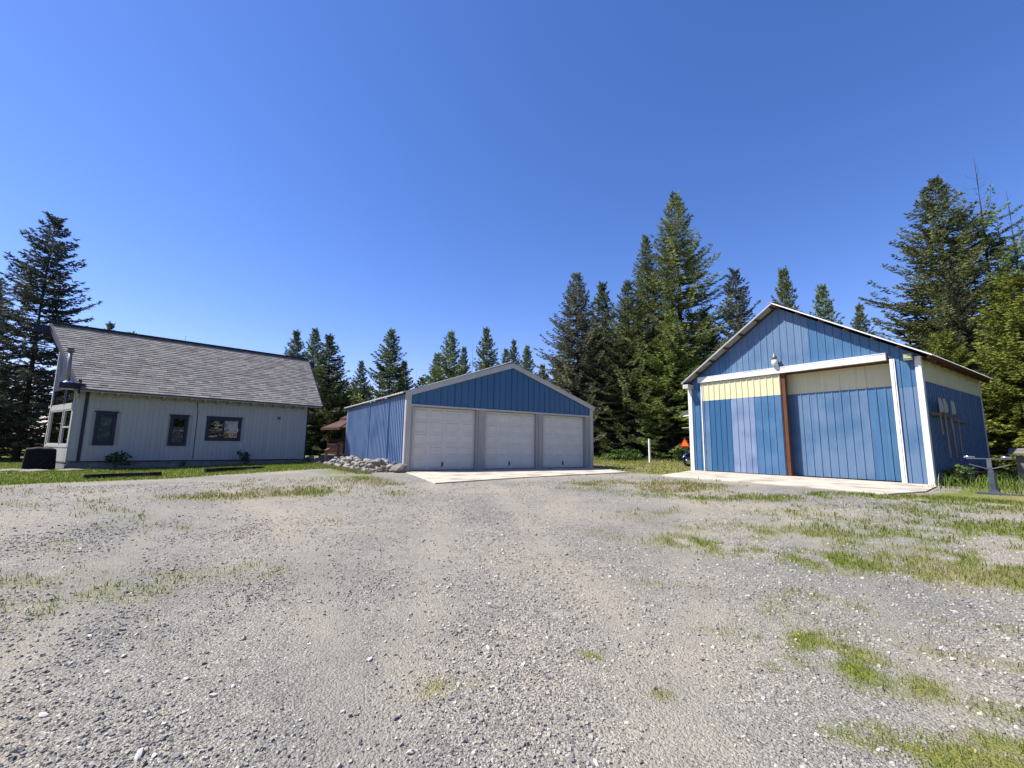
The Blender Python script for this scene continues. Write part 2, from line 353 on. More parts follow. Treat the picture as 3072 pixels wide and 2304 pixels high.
M_WHITE = pmat('white_paint', lin(226, 226, 224), lin(240, 239, 236), 3, .5, .08, 25, (1, 1, 1), .4, c3=lin(212, 208, 200), s3=2.)
M_GREYW = pmat('grey_white_trim', lin(182, 178, 168), lin(196, 192, 182), 3, .5, .06, 20, (1, 1, .3), .4)
M_PIER = pmat('grey_pier_paint', lin(156, 153, 147), lin(170, 167, 160), 3, .5, .06, 20, (1, 1, .3), .4)
M_DOOR = pmat('offwhite_door', lin(212, 207, 194), lin(222, 217, 205), 2., .42, .03, 40, (1, 1, 1), .4)
M_BROWN = pmat('brown_timber', lin(82, 52, 38), lin(112, 72, 52), 4, .8, .25, 12, (14, 14, .8), .25)
M_DARKWOOD = pmat('dark_timber', lin(30, 26, 24), lin(52, 44, 38), 5, .9, .4, 14, (4, 4, 4), .2, c3=lin(84, 74, 66), s3=3)
M_GREYWOOD = pmat('weathered_wood', lin(104, 98, 92), lin(138, 132, 124), 4, .9, .3, 12, (8, 8, 8), .2, rnd=.15)
M_ROOFM = pmat('galvanised_roof', lin(168, 168, 166), lin(192, 192, 190), 2, .4, .05, 10, (1, 1, 1), .5, .3)
M_CONC = pmat('concrete', lin(184, 174, 158), lin(202, 193, 178), 2.5, .85, .15, 60, (1, 1, 1), .2, c3=lin(150, 141, 126), s3=1.1)
M_NAVY = pmat('navy_trim', lin(20, 24, 48), lin(28, 32, 62), 4, .5, .1, 20, (1, 1, 1), .35)
M_SIDING = pmat('grey_siding', lin(166, 165, 162), lin(178, 177, 173), 3, .7, .2, 14, (10, 10, .6), .25, rnd=.035)
M_FOUND = pmat('foundation', lin(112, 112, 116), lin(140, 138, 136), 5, .9, .3, 25)
M_DARK = pmat('room_shade', (.012, .012, .014), None, rough=.9)  # near-black colour standing in for the shade inside the house
M_STEEL = pmat('grey_steel', lin(96, 100, 106), lin(120, 124, 130), 5, .45, .08, 30, spec=.5, metal=.3)
M_CHROME = pmat('bright_steel', (.65, .66, .68), None, rough=.2, metal=1.)
M_BLACK = pmat('black_rubber', (.012, .012, .013), (.022, .022, .024), 20, .6, .1, 40)
def glass_mat():
    m = bpy.data.materials.new('window_glass'); m.use_nodes = True; n = m.node_tree.nodes; L = m.node_tree.links
    n.remove(n['Principled BSDF']); t = n.new('ShaderNodeBsdfTransparent'); t.inputs[0].default_value = (.72, .78, .80, 1)
    g = n.new('ShaderNodeBsdfGlossy'); g.inputs['Roughness'].default_value = .02
    fr = n.new('ShaderNodeFresnel'); fr.inputs[0].default_value = 1.5; x = n.new('ShaderNodeMixShader')
    L.new(fr.outputs[0], x.inputs[0]); L.new(t.outputs[0], x.inputs[1]); L.new(g.outputs[0], x.inputs[2]); L.new(x.outputs[0], n['Material Output'].inputs[0])
    return m
M_GLASS = glass_mat()

def profile(u0, u1, pitch, rh, phase=0., rw=.045, minor=True):
    """ribbed steel cross-section: list of (u, outward offset)"""
    pts = [(u0, 0.)]
    k = math.ceil((u0-phase)/pitch-1e-6)
    c = phase+k*pitch
    while c <= u1+1e-6:
        for du, h in ((-rw*.5, 0), (-rw*.36, rh), (rw*.36, rh), (rw*.5, 0)):
            pts.append((c+du, h))
        if minor:
            for q in (.36, .64):
                m_ = c+pitch*q
                for du, h in ((-.012, 0), (0, .0045), (.012, 0)): pts.append((m_+du, h))
        c += pitch
    pts = [p for p in pts if u0-1e-6 <= p[0] <= u1+1e-6]; pts.append((u1, 0.))
    pts.sort(); out = []
    for p in pts:
        if not out or p[0]-out[-1][0] > 1e-4: out.append(p)
    return out
def sheet(name, parent, m, u0, u1, zlo, zhi, plane, axis='u', out=-1, pitch=.25, rh=.022, phase=0., minor=True, label=None, rw=.045):
    """one ribbed wall sheet; zlo/zhi numbers or functions of u; axis u: wall at v=plane, axis v: wall at u=plane"""
    fl = zlo if callable(zlo) else (lambda q: zlo); fh = zhi if callable(zhi) else (lambda q: zhi)
    pr = profile(u0, u1, pitch, rh, phase, rw, minor); b = MB(); vs = []; n = len(pr)
    for layer in (0., -.004):
        for u, h in pr:
            off = plane+out*(h+layer)
            for z in (fl(u), max(fl(u)+.001, fh(u))): vs.append((u, off, z) if axis == 'u' else (off, u, z))
    fs = []
    for i in range(n-1):
        a = 2*i; fs.append((a, a+2, a+3, a+1)); c = 2*n+2*i; fs.append((c, c+1, c+3, c+2))
        fs.append((a, c, c+2, a+2)); fs.append((a+1, a+3, c+3, c+1))
    fs.append((0, 1, 2*n+1, 2*n)); e = 2*(n-1); fs.append((e, 2*n+e, 2*n+e+1, e+1))
    b.add(vs, fs); o = b.build(name, m, parent)
    if label: o['label'] = label
    return o
def split(a, b, step):
    n = max(1, round((b-a)/step)); return [(a+(b-a)*i/n, a+(b-a)*(i+1)/n) for i in range(n)]

# ------------------------------------------------------------------ concrete aprons
def apron(fr, name, poly, label, z):
    b = MB(); zt = [z(p) for p in poly]; b.prism(poly, [q-.14 for q in zt], zt)
    o = b.build(name, M_CONC, None, bevel=.01); o.location = (fr.x, fr.y, 0); o.rotation_euler = (0, 0, fr.a); tag(o, label, None, None, 'structure'); return o
def za(fr): return lambda p: float(gz(*fr.w(p[0], p[1])[:2]))+.035
fv = lambda u: -4.3+(u+.62)*(1.0/8.87)
for u0, u1, w0, w1, lab in ((.02, 3.2, -.62, 2.55, 'pale concrete slab before the left garage door'), (3.215, 6.24, 2.565, 5.5, 'pale concrete slab before the middle garage door'), (6.255, 9.35, 5.515, 8.25, 'pale concrete slab before the right garage door')):
    apron(G, 'concrete_apron', [(u0, .05), (w0, fv(w0)), (w1, fv(w1))]+([(9.3, -1.2)] if u1 > 9 else [])+[(u1, .05)], lab, za(G))
apron(B, 'concrete_apron', [(.0, .10), (1.9, -4.75), (4.9, -4.75), (4.24, .10)], 'pale concrete slab before the left barn door', za(B))
apron(B, 'concrete_apron', [(4.252, .10), (4.912, -4.75), (6.7, -4.6), (8.55, -4.8), (8.85, -3.2), (8.45, -.5), (8.26, .10)], 'pale concrete slab before the right barn door', za(B))

# ------------------------------------------------------------------ garage
def build_garage():
    W, D, EH, PH = 9.388, 9.286, 2.934, 4.522
    t = thing('metal_garage', 'low blue metal garage with three white overhead doors', 'garage', (G.x, G.y, 0), G.a)
    sl = (PH-EH)/(W/2); top = lambda u: EH+sl*(W/2-abs(u-W/2))
    # left wall of ribbed sheets, front gable, plain right and back walls
    for a, b in split(.02, D-.02, .92): sheet('metal_sheet', t, M_BLUES, a, b-.004, .06, EH-.06, 0., 'v', -1, .20, .06, .05, False, rw=.085)
    for a, b in split(.18, W-.18, .90): sheet('metal_sheet', t, M_BLUE2, a, b-.004, 2.5, lambda u: top(u)-.10, 0., 'u', -1, .30, .026, .18, False)
    for a, b in split(.02, D-.02, .92): sheet('metal_sheet', t, M_BLUE, a, b-.004, .06, EH-.06, W, 'v', 1, .23, .026, .05, False)
    for a, b in split(.02, W-.02, .92): sheet('metal_sheet', t, M_BLUE, a, b-.004, .06, lambda u: top(u)-.05, D, 'u', 1, .23, .026, .05, False)
    MB().box(.03, W-.03, .03, D-.03, -.1, .055).build('foundation', M_FOUND, t)
    # roof: two ribbed slopes with a drip edge
    for sd in (0, 1):
        b = MB(); u0, u1 = (-.20, W/2) if sd == 0 else (W/2, W+.20)
        pr = profile(-.10, D+.12, .30, .02, 0, minor=False); n = len(pr); vs = []
        for dz in (.055, .03):
            for v, h in pr:
                for u in (u0, u1): vs.append((u, v, EH+sl*(W/2-abs(u-W/2))+h+dz))
        fs = []
        for i in range(n-1):
            a = 2*i; c = 2*n+a; fs += [(a, a+1, a+3, a+2), (c, c+2, c+3, c+1), (a, a+2, c+2, c), (a+1, c+1, c+3, a+3)]
        fs += [(0, 2*n, 2*n+1, 1), (2*n-2, 2*n-1, 4*n-1, 4*n-2)]
        b.add(vs, fs); b.build('roof_slope', M_ROOFM, t)
    MB().bar((W/2, -.11, PH+.09), (W/2, D+.12, PH+.09), .3, .02).build('ridge_cap', M_ROOFM, t)
    # rake boards
    for sd in (-1, 1):
        ue = W/2+sd*(W/2+.08); b = MB(); ze = EH+sl*(-.08)
        b.add([(ue, -.09, ze-.15), (ue, -.09, ze+.03), (W/2, -.09, PH+.03), (W/2, -.09, PH-.16), (ue, -.028, ze-.15), (ue, -.028, ze+.03), (W/2, -.028, PH+.03), (W/2, -.028, PH-.16)],
              [(0, 3, 2, 1), (4, 5, 6, 7), (0, 1, 5, 4), (1, 2, 6, 5), (3, 0, 4, 7), (2, 3, 7, 6)]); b.build('rake_board', M_GREYW, t)
    for v0, v1 in ((-.06, D+.1),):
        for u in (-.19, W+.165): MB().box(u, u+.025, v0, v1, EH-.05, EH+.01).build('eave_trim', M_WHITE, t)
    MB().box(.17, W-.17, -.05, .02, 2.425, 2.502).build('header_trim', M_GREYW, t)
    # corner posts (front face and returned side face)
    MB().box(-.035, .172, -.045, .03, .0, EH-.05).build('corner_post', M_GREYW, t, bevel=.006)
    MB().box(-.045, -.03, .032, .10, .0, EH-.06).build('corner_trim', M_WHITE, t)
    MB().box(W-.172, W+.035, -.045, .03, .0, EH-.05).build('corner_post', M_GREYW, t, bevel=.006)
    MB().box(-.04, -.005, D-.10, D+.03, .0, EH-.06).build('corner_trim', M_WHITE, t)
    # piers between the doors, with stop mouldings
    for a, b in ((3.06, 3.385), (6.125, 6.37)):
        MB().box(a, b, -.04, .16, .0, 2.425)  .build('door_pier', M_PIER, t, bevel=.006)
    for a, b in ((.172, .275), (2.965, 3.06), (3.385, 3.425), (6.0, 6.125), (6.37, 6.44), (8.885, 8.95), (8.95, W-.172)):
        MB().box(a, b, -.005 if b-a > .09 else .05, .16, .0, 2.425).build('door_jamb', M_PIER, t)
    hw = pmat('door_hardware', (.05, .05, .055), None, rough=.4, metal=.6)
    for a, b in ((.275, 2.965), (3.425, 6.0), (6.44, 8.885)):
        d = bpy.data.objects.new('garage_door', MB().box(a, b, .135, .17, .02, 2.424).mesh('garage_door', M_DOOR)); link(d, t)
        zs = [.02, .525, 1.0, 1.47, 1.94, 2.415]
        for z0, z1 in zip(zs[:-1], zs[1:]):
            m = MB(); x0, x1, y = a+.004, b-.004, .115; y2 = .134
            m.box(x0, x1, y, y2, z0+.004, z1-.004)
            pw = (x1-x0)/4
            for k in range(4):     # raised field with sloped borders inside a sunk line
                p0, p1, q0, q1 = x0+k*pw+.07, x0+(k+1)*pw-.07, z0+.085, z1-.085
                o = len(m.v); e = .030
                m.v += [(p0, y-.001, q0), (p1, y-.001, q0), (p1, y-.001, q1), (p0, y-.001, q1), (p0+e, y-.020, q0+e), (p1-e, y-.020, q0+e), (p1-e, y-.020, q1-e), (p0+e, y-.020, q1-e)]
                m.f += [tuple(o+i for i in f) for f in ((4, 5, 6, 7), (0, 1, 5, 4), (1, 2, 6, 5), (2, 3, 7, 6), (3, 0, 4, 7))]
            m.build('door_section', M_DOOR, d)
        c = (a+b)/2-.05
        MB().box(c-.02, c+.02, .08, .112, .17, .34).bar((c, .06, .30), (c, .06, .20), .02, .02).build('door_handle', hw, d)
        MB().box(a, b, .10, .134, .004, .026).build('bottom_seal', M_BLACK, d)
    # hose bib and conduit near the far end of the left wall
    MB().tube([(-.05, 8.45, .0), (-.05, 8.45, .22), (-.14, 8.45, .28), (-.20, 8.45, .22)], .018, 8).build('water_pipe', M_WHITE, t)
    MB().tube([(-.05, 9.0, .55), (-.09, 9.0, .60), (-.05, 9.0, .66)], .02, 8).build('wall_hook', M_WHITE, t)
build_garage()

# ------------------------------------------------------------------ barn
def build_barn():
    W, D, RU, RZ, SLL, SLR = 8.271, 7.356, 4.14, 6.79, .655, .628
    t = thing('pole_barn', 'tall blue metal barn with pale yellow band and two sliding doors', 'barn', (B.x, B.y, 0), B.a)
    rz = lambda u: RZ-(SLL*(RU-u) if u < RU else SLR*(u-RU))
    wt = lambda u: rz(u)-.13
    # gable sheets
    tones = [M_BLUE, M_BLUE, M_BLUEM, M_BLUEM, M_BLUEM, M_BLUE, M_BLUE, M_BLUE]
    for i, (a, b) in enumerate(split(.0, W, 1.03)):
        sheet('metal_sheet', t, tones[i % 8], a+.002, b-.002, 4.06, wt, 0., 'u', -1, .2585, .022, .03)
    for a, b, m in ((.16, .66, M_BLUE), (7.66, 8.16, M_BLUEM)):
        sheet('metal_sheet', t, m, a, b, .02, 3.06, 0., 'u', -1, .25, .026, a+.1)
        sheet('metal_sheet', t, M_BLUE if m is M_BLUEM else m, a, b, 3.064, 4.056, -.004, 'u', -1, .25, .026, a+.1)
    # left sliding door, hung in front of the wall on the track
    d = bpy.data.objects.new('sliding_door', MB().box(.70, 4.12, -.058, -.012, .035, 3.97).mesh('sliding_door', M_BROWN)); link(d, t); d['label'] = 'left sliding door with faded sheets in the middle'
    for a, b, m in ((.715, 1.03, M_BLUEM), (1.03, 2.05, M_BLUE2), (2.05, 3.06, M_BLUEF), (3.06, 4.105, M_BLUE)):
        sheet('metal_sheet', d, m, a+.001, b-.001, .04, 3.14, -.0625, 'u', -1, .253, .026, 1.035)
    for a, b in ((.715, 1.85), (1.85, 2.98), (2.98, 4.105)):
        sheet('metal_sheet', d, M_YEL, a+.001, b-.001, 3.144, 3.965, -.0645, 'u', -1, .253, .026, 1.035)
    MB().box(.668, .712, -.10, -.012, .02, 3.97).build('door_edge_trim', M_WHITE, d)
    # right door, set back behind the post
    V2 = .40
    d = bpy.data.objects.new('sliding_door', MB().box(4.10, 7.62, V2+.005, V2+.05, .035, 3.97).mesh('sliding_door', M_BROWN)); link(d, t); d['label'] = 'right sliding door set back behind the brown post'
    for i, (a, b) in enumerate(split(4.10, 7.62, 1.0)): sheet('metal_sheet', d, [M_BLUEM, M_BLUEM, M_BLUEM, M_BLUE][i % 4], a+.001, b-.001, .04, 3.166, V2, 'u', -1, .26, .026, 4.36)
    for a, b in split(4.10, 7.62, 1.17): sheet('metal_sheet', d, M_YEL, a+.001, b-.001, 3.17, 3.965, V2-.002, 'u', -1, .78, .012, 4.36, False)
    MB().box(4.118, 4.262, -.03, .13, .005, 3.97).build('brown_post', M_BROWN, t, bevel=.005)
    MB().box(4.12, 7.55, -.02, .46, 3.985, 4.04).build('door_soffit', M_BROWN, t)
    MB().box(7.535, 7.57, -.0, V2, .03, 3.985).build('door_reveal', M_BROWN, t)
    MB().box(.585, 7.48, -.165, -.028, 3.985, 4.215).build('track_cover', M_WHITE, t, bevel=.006)
    MB().box(.58, 7.485, -.175, -.16, 4.20, 4.23).build('track_flashing', M_WHITE, t)
    MB().box(7.535, 7.625, -.075, -.028, .02, 4.02).build('jamb_trim', M_WHITE, t, bevel=.004)
    MB().box(7.629, 7.662, -.055, -.026, .02, 4.02).build('jamb_trim', M_WHITE, t)
    # corner posts
    MB().box(-.03, .16, -.05, .05, .0, 3.95).build('corner_post', M_WHITE, t, bevel=.005)
    MB().box(8.155, 8.31, -.05, .13, .0, 4.02).build('corner_post', M_WHITE, t, bevel=.005)
    MB().box(W-.05, W+.035, D-.11, D+.03, .0, 3.95).build('corner_post', M_WHITE, t)
    MB().box(-.03, .05, D-.11, D+.03, .0, 3.95).build('corner_post', M_WHITE, t)
    # right wall: yellow band over blue; the rest of the walls
    for i, (a, b) in enumerate(split(.13, D-.11, 1.02)):
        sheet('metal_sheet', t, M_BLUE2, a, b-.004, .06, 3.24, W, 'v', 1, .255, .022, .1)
    for a, b in split(.13, D-.11, 2.3): sheet('metal_sheet', t, M_YEL, a, b-.004, 3.244, 4.02, W+.004, 'v', 1, .17, .014, .1, False)
    for a, b in split(.05, D-.11, 1.02): sheet('metal_sheet', t, M_BLUE, a, b-.004, .06, 3.94, 0., 'v', -1, .255, .022, .1)
    for a, b in split(.05, W-.05, 1.02): sheet('metal_sheet', t, M_BLUE, a, b-.004, .06, wt, D, 'u', 1, .255, .022, .1)
    MB().box(.1, W-.1, .55, D-.1, -.08, .02).build('barn_floor', M_CONC, t)
    # roof
    for u0, u1, nm in ((-.10, RU, 'L'), (RU, 8.67, 'R')):
        pr = profile(-.42, D+.12, .30, .02, -.1, minor=False); n = len(pr); vs = []
        for dz in (.0, -.022):
            for v, h in pr:
                for u in (u0, u1): vs.append((u, v, rz(u)+h+dz))
        fs = []
        for i in range(n-1):
            a = 2*i; c = 2*n+a; fs += [(a, a+1, a+3, a+2), (c, c+2, c+3, c+1), (a, a+2, c+2, c), (a+1, c+1, c+3, a+3)]
        fs += [(0, 2*n, 2*n+1, 1), (2*n-2, 2*n-1, 4*n-1, 4*n-2)]
        b = MB(); b.add(vs, fs); b.build('roof_slope', M_ROOFM, t)
    MB().bar((RU, -.43, RZ+.035), (RU, D+.1, RZ+.035), .26, .02).build('ridge_cap', M_ROOFM, t)
    for u in (-.02, .62, 1.32, 2.02, 2.72, 3.42, 4.02, 4.28, 5.0, 5.75, 6.5, 7.25, 7.9, 8.6):
        s_ = SLL if u < RU else -SLR; nrm = Vector((-s_, 0, 1)).normalized()
        c = Vector((u, 0, rz(u)-.024))-nrm*.048
        MB().bar((c.x, -.36, c.z), (c.x, D+.05, c.z), .042, .092, nrm).build('purlin', M_BROWN, t)
    for u0, u1 in ((-.10, RU-.02), (RU+.02, 8.67)):     # rake flashing
        MB().bar((u0, -.428, rz(u0)-.012), (u1, -.428, rz(u1)-.012), .012, .06 if u1 < 5 else .022, (0, 0, 1)).build('rake_flashing', M_ROOFM if u1 < 5 else M_WHITE, t)
    for k in range(8):      # rafter tails under the right eave
        v = .25+k*.98; MB().bar((8.30, v, rz(8.30)-.20), (8.60, v, rz(8.60)-.18), .045, .12).build('rafter_tail', M_BROWN, t)
    # arm at the left eave, its lamp box, yard lamp, floodlight
    MB().box(.02, .30, -.50, -.06, 3.74, 3.93).build('eave_beam', M_GREYW, t, bevel=.01)
    lp = bpy.data.objects.new('yard_lamp', MB().bar((4.03, -.03, 4.50), (4.03, -.20, 4.56), .05, .05).lathe([(.05, .0), (.085, .01), (.088, .14), (.05, .17), (.045, .24), (.02, .27)], (4.03, -.235, 4.53), 14).mesh('yard_lamp', M_STEEL, True)); link(lp, t)
    MB().lathe([(.06, 0), (.10, .03), (.115, .13), (.105, .20), (.09, .23)], (4.03, -.235, 4.29), 16).build('lamp_lens', pmat('frosted_lens', lin(224, 224, 208), lin(236, 234, 216), 8, .25), lp, True)
    fl = bpy.data.objects.new('floodlight', MB().box(7.93, 8.15, -.20, -.03, 3.90, 4.12).mesh('floodlight', pmat('flood_case', lin(112, 116, 104), lin(132, 134, 120), 10, .6))); link(fl, t)
    MB().box(7.945, 8.135, -.215, -.197, 3.95, 4.10).build('lens', pmat('flood_lens', lin(120, 128, 84), lin(196, 200, 150), 40, .2), fl)
    MB().bar((8.14, -.03, 4.0), (8.14, -.16, 3.92), .03, .03).build('bracket', M_STEEL, fl)
    # small white-framed awning on the hidden left wall
    aw = MB()
    for v in (.30, 1.25): aw.bar((-.03, v, 2.86), (-.62, v, 2.55), .05, .06).bar((-.03, v, 2.58), (-.62, v, 2.54), .05, .06)
    aw = aw.build('awning', M_WHITE, t)
    MB().bar((-.03, .78, 2.91), (-.70, .78, 2.555), 1.1, .03).build('awning_cover', M_GREYWOOD, aw)
    MB().bar((-.03, .3, 1.98), (-.66, .3, 1.98), .03, .03).build('side_rail', M_GREYW, t)
build_barn()

# ------------------------------------------------------------------ house
def build_house():
    W, RV, RZ, EV, EZ = 7.472, 3.2, 5.472, -.45, 2.713
    t = thing('chalet_house', 'grey sided house with steep shingle roof and navy trim', 'house', (H.x, H.y, -.12), H.a); t.scale = (HS, HS, HS)
    wall = bpy.data.objects.new('wall', MB().box(-.26, W-.02, .03, .12, .24, 2.95).mesh('wall', M_SIDING)); 
    # backing wall is built round the window openings
    wins = [(.285, .845, .80, 1.965, 'tall'), (2.385, 2.955, .805, 1.965, 'mid'), (3.565, 4.80, 1.025, 1.965, 'slider')]
    b = MB(); xs = [-.26]+[q for w_ in wins for q in w_[:2]]+[W-.02]
    for i in range(0, len(xs), 2): b.box(xs[i], xs[i+1], .03, .12, .24, 2.95)
    for a, c, z0, z1, k in wins: b.box(a, c, .03, .12, .24, z0); b.box(a, c, .03, .12, z1, 2.95)
    wall.data = b.mesh('wall', M_SIDING); link(wall, t)
    bw = .152; x = -.255
    while x < W-.03:                        # grooved vertical siding boards
        x1 = min(x+bw-.004, W-.02); spans = [(.262, 2.94)]
        for a, c, z0, z1, k in wins:
            if x1 > a-.02 and x < c+.02: spans = [(.262, z0-.0), (z1, 2.94)]
        for z0, z1 in spans: MB().box(x, x1, .002, .029, z0, z1).build('siding_board', M_SIDING, wall)
        x += bw
    MB().box(-.25, W-.03, .05, .25, -.15, .24).build('foundation', M_FOUND, t)
    MB().box(-.26, W, -.012, .03, .235, .262).build('water_table', M_NAVY, t)
    MB().box(-.045, .045, -.03, .0, .262, 2.78).build('corner_trim', M_NAVY, t)
    MB().box(W-.02, W+.03, -.02, .10, .24, 2.78).build('corner_trim', M_NAVY, t)
    # far walls: right gable, back, left part behind the prow
    b = MB(); b.add([(W-.02, .12, .2), (W-.02, 2*RV, .2), (W-.02, 2*RV, 2.9), (W-.02, RV, RZ-.22), (W-.02, .12, 2.9), (W-.10, .12, .2), (W-.10, 2*RV, .2), (W-.10, 2*RV, 2.9), (W-.10, RV, RZ-.22), (W-.10, .12, 2.9)],
                    [(0, 1, 2, 3, 4), (9, 8, 7, 6, 5), (0, 5, 6, 1), (1, 6, 7, 2), (2, 7, 8, 3), (3, 8, 9, 4), (4, 9, 5, 0)]); b.build('gable_wall', M_SIDING, t)
    MB().box(-.2, W-.1, 2*RV-.08, 2*RV, -.1, 2.9).build('back_wall', M_SIDING, t)
    # prow end: knee wall, posts and glass between corner (-.29, 0) and apex (-.9, RV)
    c0, ap = Vector((-.285, .0, 0)), Vector((-.90, RV, 0)); pd = (ap-c0)
    P = lambda s, z, o=0.: tuple(c0+pd*s+Vector((-pd.y, pd.x, 0)).normalized()*o+Vector((0, 0, z)))
    def pan(s0, s1, z0, z1, o, th, nm, m, par=t, z1b=None):
        z1b = z1 if z1b is None else z1b; bb = MB()
        bb.add([P(s0, z0, o), P(s1, z0, o), P(s1, z1b, o), P(s0, z1, o), P(s0, z0, o-th), P(s1, z0, o-th), P(s1, z1b, o-th), P(s0, z1, o-th)],
               [(0, 1, 2, 3), (7, 6, 5, 4), (0, 4, 5, 1), (1, 5, 6, 2), (2, 6, 7, 3), (3, 7, 4, 0)]); return bb.build(nm, m, par)
    pan(.0, 1., .2, .72, .0, .10, 'knee_wall', M_SIDING)
    k_ = 0
    while k_ < 16: pan(k_/16+.002, (k_+1)/16-.004, .24, .70, .016, .016, 'siding_board', M_SIDING); k_ += 1
    pan(-.0, 1., -.1, .2, -.02, .12, 'foundation', M_FOUND)
    pan(.0, .035, .72, 2.72, .02, .12, 'prow_post', M_SIDING); pan(.965, 1.0, .2, 4.95, .03, .12, 'prow_post', M_SIDING)
    pan(.035, .965, 2.05, 2.2, .02, .10, 'prow_rail', M_SIDING)
    pan(.035, .965, .72, .80, .03, .12, 'prow_sill', M_SIDING)
    top_at = lambda s: 2.75+s*(4.75-2.75)
    cells = [(.05, .36, .80, 2.05), (.40, .95, .80, 2.05)]
    for s0, s1, z0, z1 in cells:
        w_ = pan(s0, s1, z1-.05, z1, .01, .06, 'prow_window', M_SIDING); pan(s0, s1, z0, z0+.05, .01, .06, 'frame_rail', M_SIDING, w_)
        pan(s0, s0+.018, z0+.05, z1-.05, .01, .06, 'frame_stile', M_SIDING, w_); pan(s1-.018, s1, z0+.05, z1-.05, .01, .06, 'frame_stile', M_SIDING, w_)
        pan(s0+.018, s1-.018, z0+.05, z1-.05, -.02, .012, 'pane', M_GLASS, w_)
        if s0 < .1: pan(s0+.018, s1-.018, 1.40, 1.45, .012, .05, 'frame_rail', M_SIDING, w_)
    for s0, s1 in ((.05, .40), (.44, .95)):
        w_ = pan(s0, s1, 2.2, 2.26, .01, .06, 'prow_window', M_SIDING)
        pan(s0, s0+.02, 2.26, top_at(s0), .01, .06, 'frame_stile', M_NAVY, w_, top_at(s0+.02)); pan(s1-.02, s1, 2.26, top_at(s1-.02), .01, .06, 'frame_stile', M_NAVY, w_, top_at(s1))
        pan(s0+.02, s1-.02, 2.26, top_at(s0), -.02, .012, 'pane', M_GLASS, w_, top_at(s1))
    pan(.0, 1.0, 2.8, 3.0, .02, .12, 'prow_header', M_NAVY, t, 5.0).data
    pan(.06, .95, .75, 2.05, -.55, .02, 'pane_backing', pmat('pale_curtain', lin(70, 74, 74), lin(104, 106, 104), 6, .9, stretch=(8, 8, .4)))
    MB().box(.30, .33, .15, 2*RV-.2, .2, 2.9).build('room_shade_panel', M_DARK, t)  # added dark panel that paints the room behind the prow glass unlit
    # other half of the prow
    bb = MB(); a2 = (-.90, RV); c2 = (-.285, 2*RV); bb.prism([a2, c2, (c2[0]+.1, c2[1]), (a2[0]+.14, a2[1])], [-.1]*4, [5.0, 2.9, 2.9, 5.0]); bb.build('prow_wall', M_SIDING, t)
    # soffit ledge with navy fascia, carrying the stove pipe
    MB().box(-.70, -.12, -.30, .55, 2.72, 2.76).build('ledge_soffit', M_SIDING, t)
    lg = MB().box(-.72, -.10, -.32, -.30, 2.70, 2.90).box(-.72, -.70, -.30, .55, 2.70, 2.90).box(-.70, -.10, -.30, .55, 2.86, 2.90).build('ledge_fascia', M_NAVY, t)
    bb = MB(); bb.add([(-.29, -.30, 2.72), (-.29, .02, 2.36), (-.29, .02, 2.72), (-.22, -.30, 2.72), (-.22, .02, 2.36), (-.22, .02, 2.72)], [(0, 1, 2), (5, 4, 3), (0, 3, 4, 1), (1, 4, 5, 2), (2, 5, 3, 0)]); bb.build('ledge_bracket', M_SIDING, t)
    ch = MB().tube([(-.53, -.20, 2.90), (-.58, -.20, 4.0)], .055, 12).build('stove_pipe', pmat('pipe_steel', (.16, .16, .17), (.24, .24, .25), 6, .45, metal=.5), t, True)
    MB().tube([(-.578, -.20, 3.96), (-.58, -.20, 4.02)], [.105, .105], 12).tube([(-.58, -.20, 4.02), (-.582, -.20, 4.09)], [.06, .11], 12).build('pipe_cap', M_STEEL, ch)
    MB().tube([(-.53, -.20, 2.902), (-.53, -.20, 2.95)], [.14, .08], 12).build('pipe_flashing', M_CHROME, ch)
    # roof deck (front slope trapezoid, back slope mirrored)
    eL, eR, rL, rR = -.21, 7.93, -1.27, 8.43
    def slope(v): return EZ+(RZ-EZ)*(v-EV)/(RV-EV)
    roof = bpy.data.objects.new('roof', None); link(roof, t)
    rdm = pmat('roof_felt', lin(84, 82, 84), lin(98, 96, 96), 20, .95)
    def deck(sg, nm, off, m, th):
        vv = [(eL, EV), (eR, EV), (rR, RV), (rL, RV)]; f = (lambda v: v) if sg > 0 else (lambda v: 2*RV-v)
        b = MB(); b.add([(u, f(v), slope(v)+off) for u, v in vv]+[(u, f(v), slope(v)+off-th) for u, v in vv],
                        [(0, 1, 2, 3), (7, 6, 5, 4), (0, 4, 5, 1), (1, 5, 6, 2), (2, 6, 7, 3), (3, 7, 4, 0)] if sg > 0 else [(3, 2, 1, 0), (4, 5, 6, 7), (1, 5, 4, 0), (2, 6, 5, 1), (3, 7, 6, 2), (0, 4, 7, 3)])
        return b.build(nm, m, roof)
    deck(1, 'roof_deck', -.012, rdm, .05); deck(-1, 'back_slope', 0., rdm, .06)
    deck(1, 'soffit', -.066, M_SIDING, .02)
    # shingles: course by course, random tab widths; the nearest 300 are single parts, the rest one part
    nV = Vector((0, -(RZ-EZ), RV-EV)).normalized(); dV = Vector((0, RV-EV, RZ-EZ)).normalized(); SL = math.hypot(RV-EV, RZ-EZ)
    shm = attr_mat('shingle', 'tone', .93, bump=.5, bscale=70)
    rowsn = 30; ex = SL/rowsn; tabs = []; rr = random.Random(3)
    for i in range(rowsn):
        s0 = i*ex-.02; lo = eL+(rL-eL)*max(0, s0)/SL-.02; hi = eR+(rR-eR)*max(0, s0)/SL+.02; u = lo
        while u < hi-.02:
            wd = min(rr.choice([.16, .2, .24, .28, .34]), hi-u); 
            if hi-u-wd < .06: wd = hi-u
            tabs.append((u, wd, s0, rr.choice([0, 0, .006]), rr.uniform(.0, 1.))); u += wd
    camp = Vector((0, 0, 1.))
    def pos(u, s, lift): return Vector((u, EV, EZ))+dV*s+nV*lift
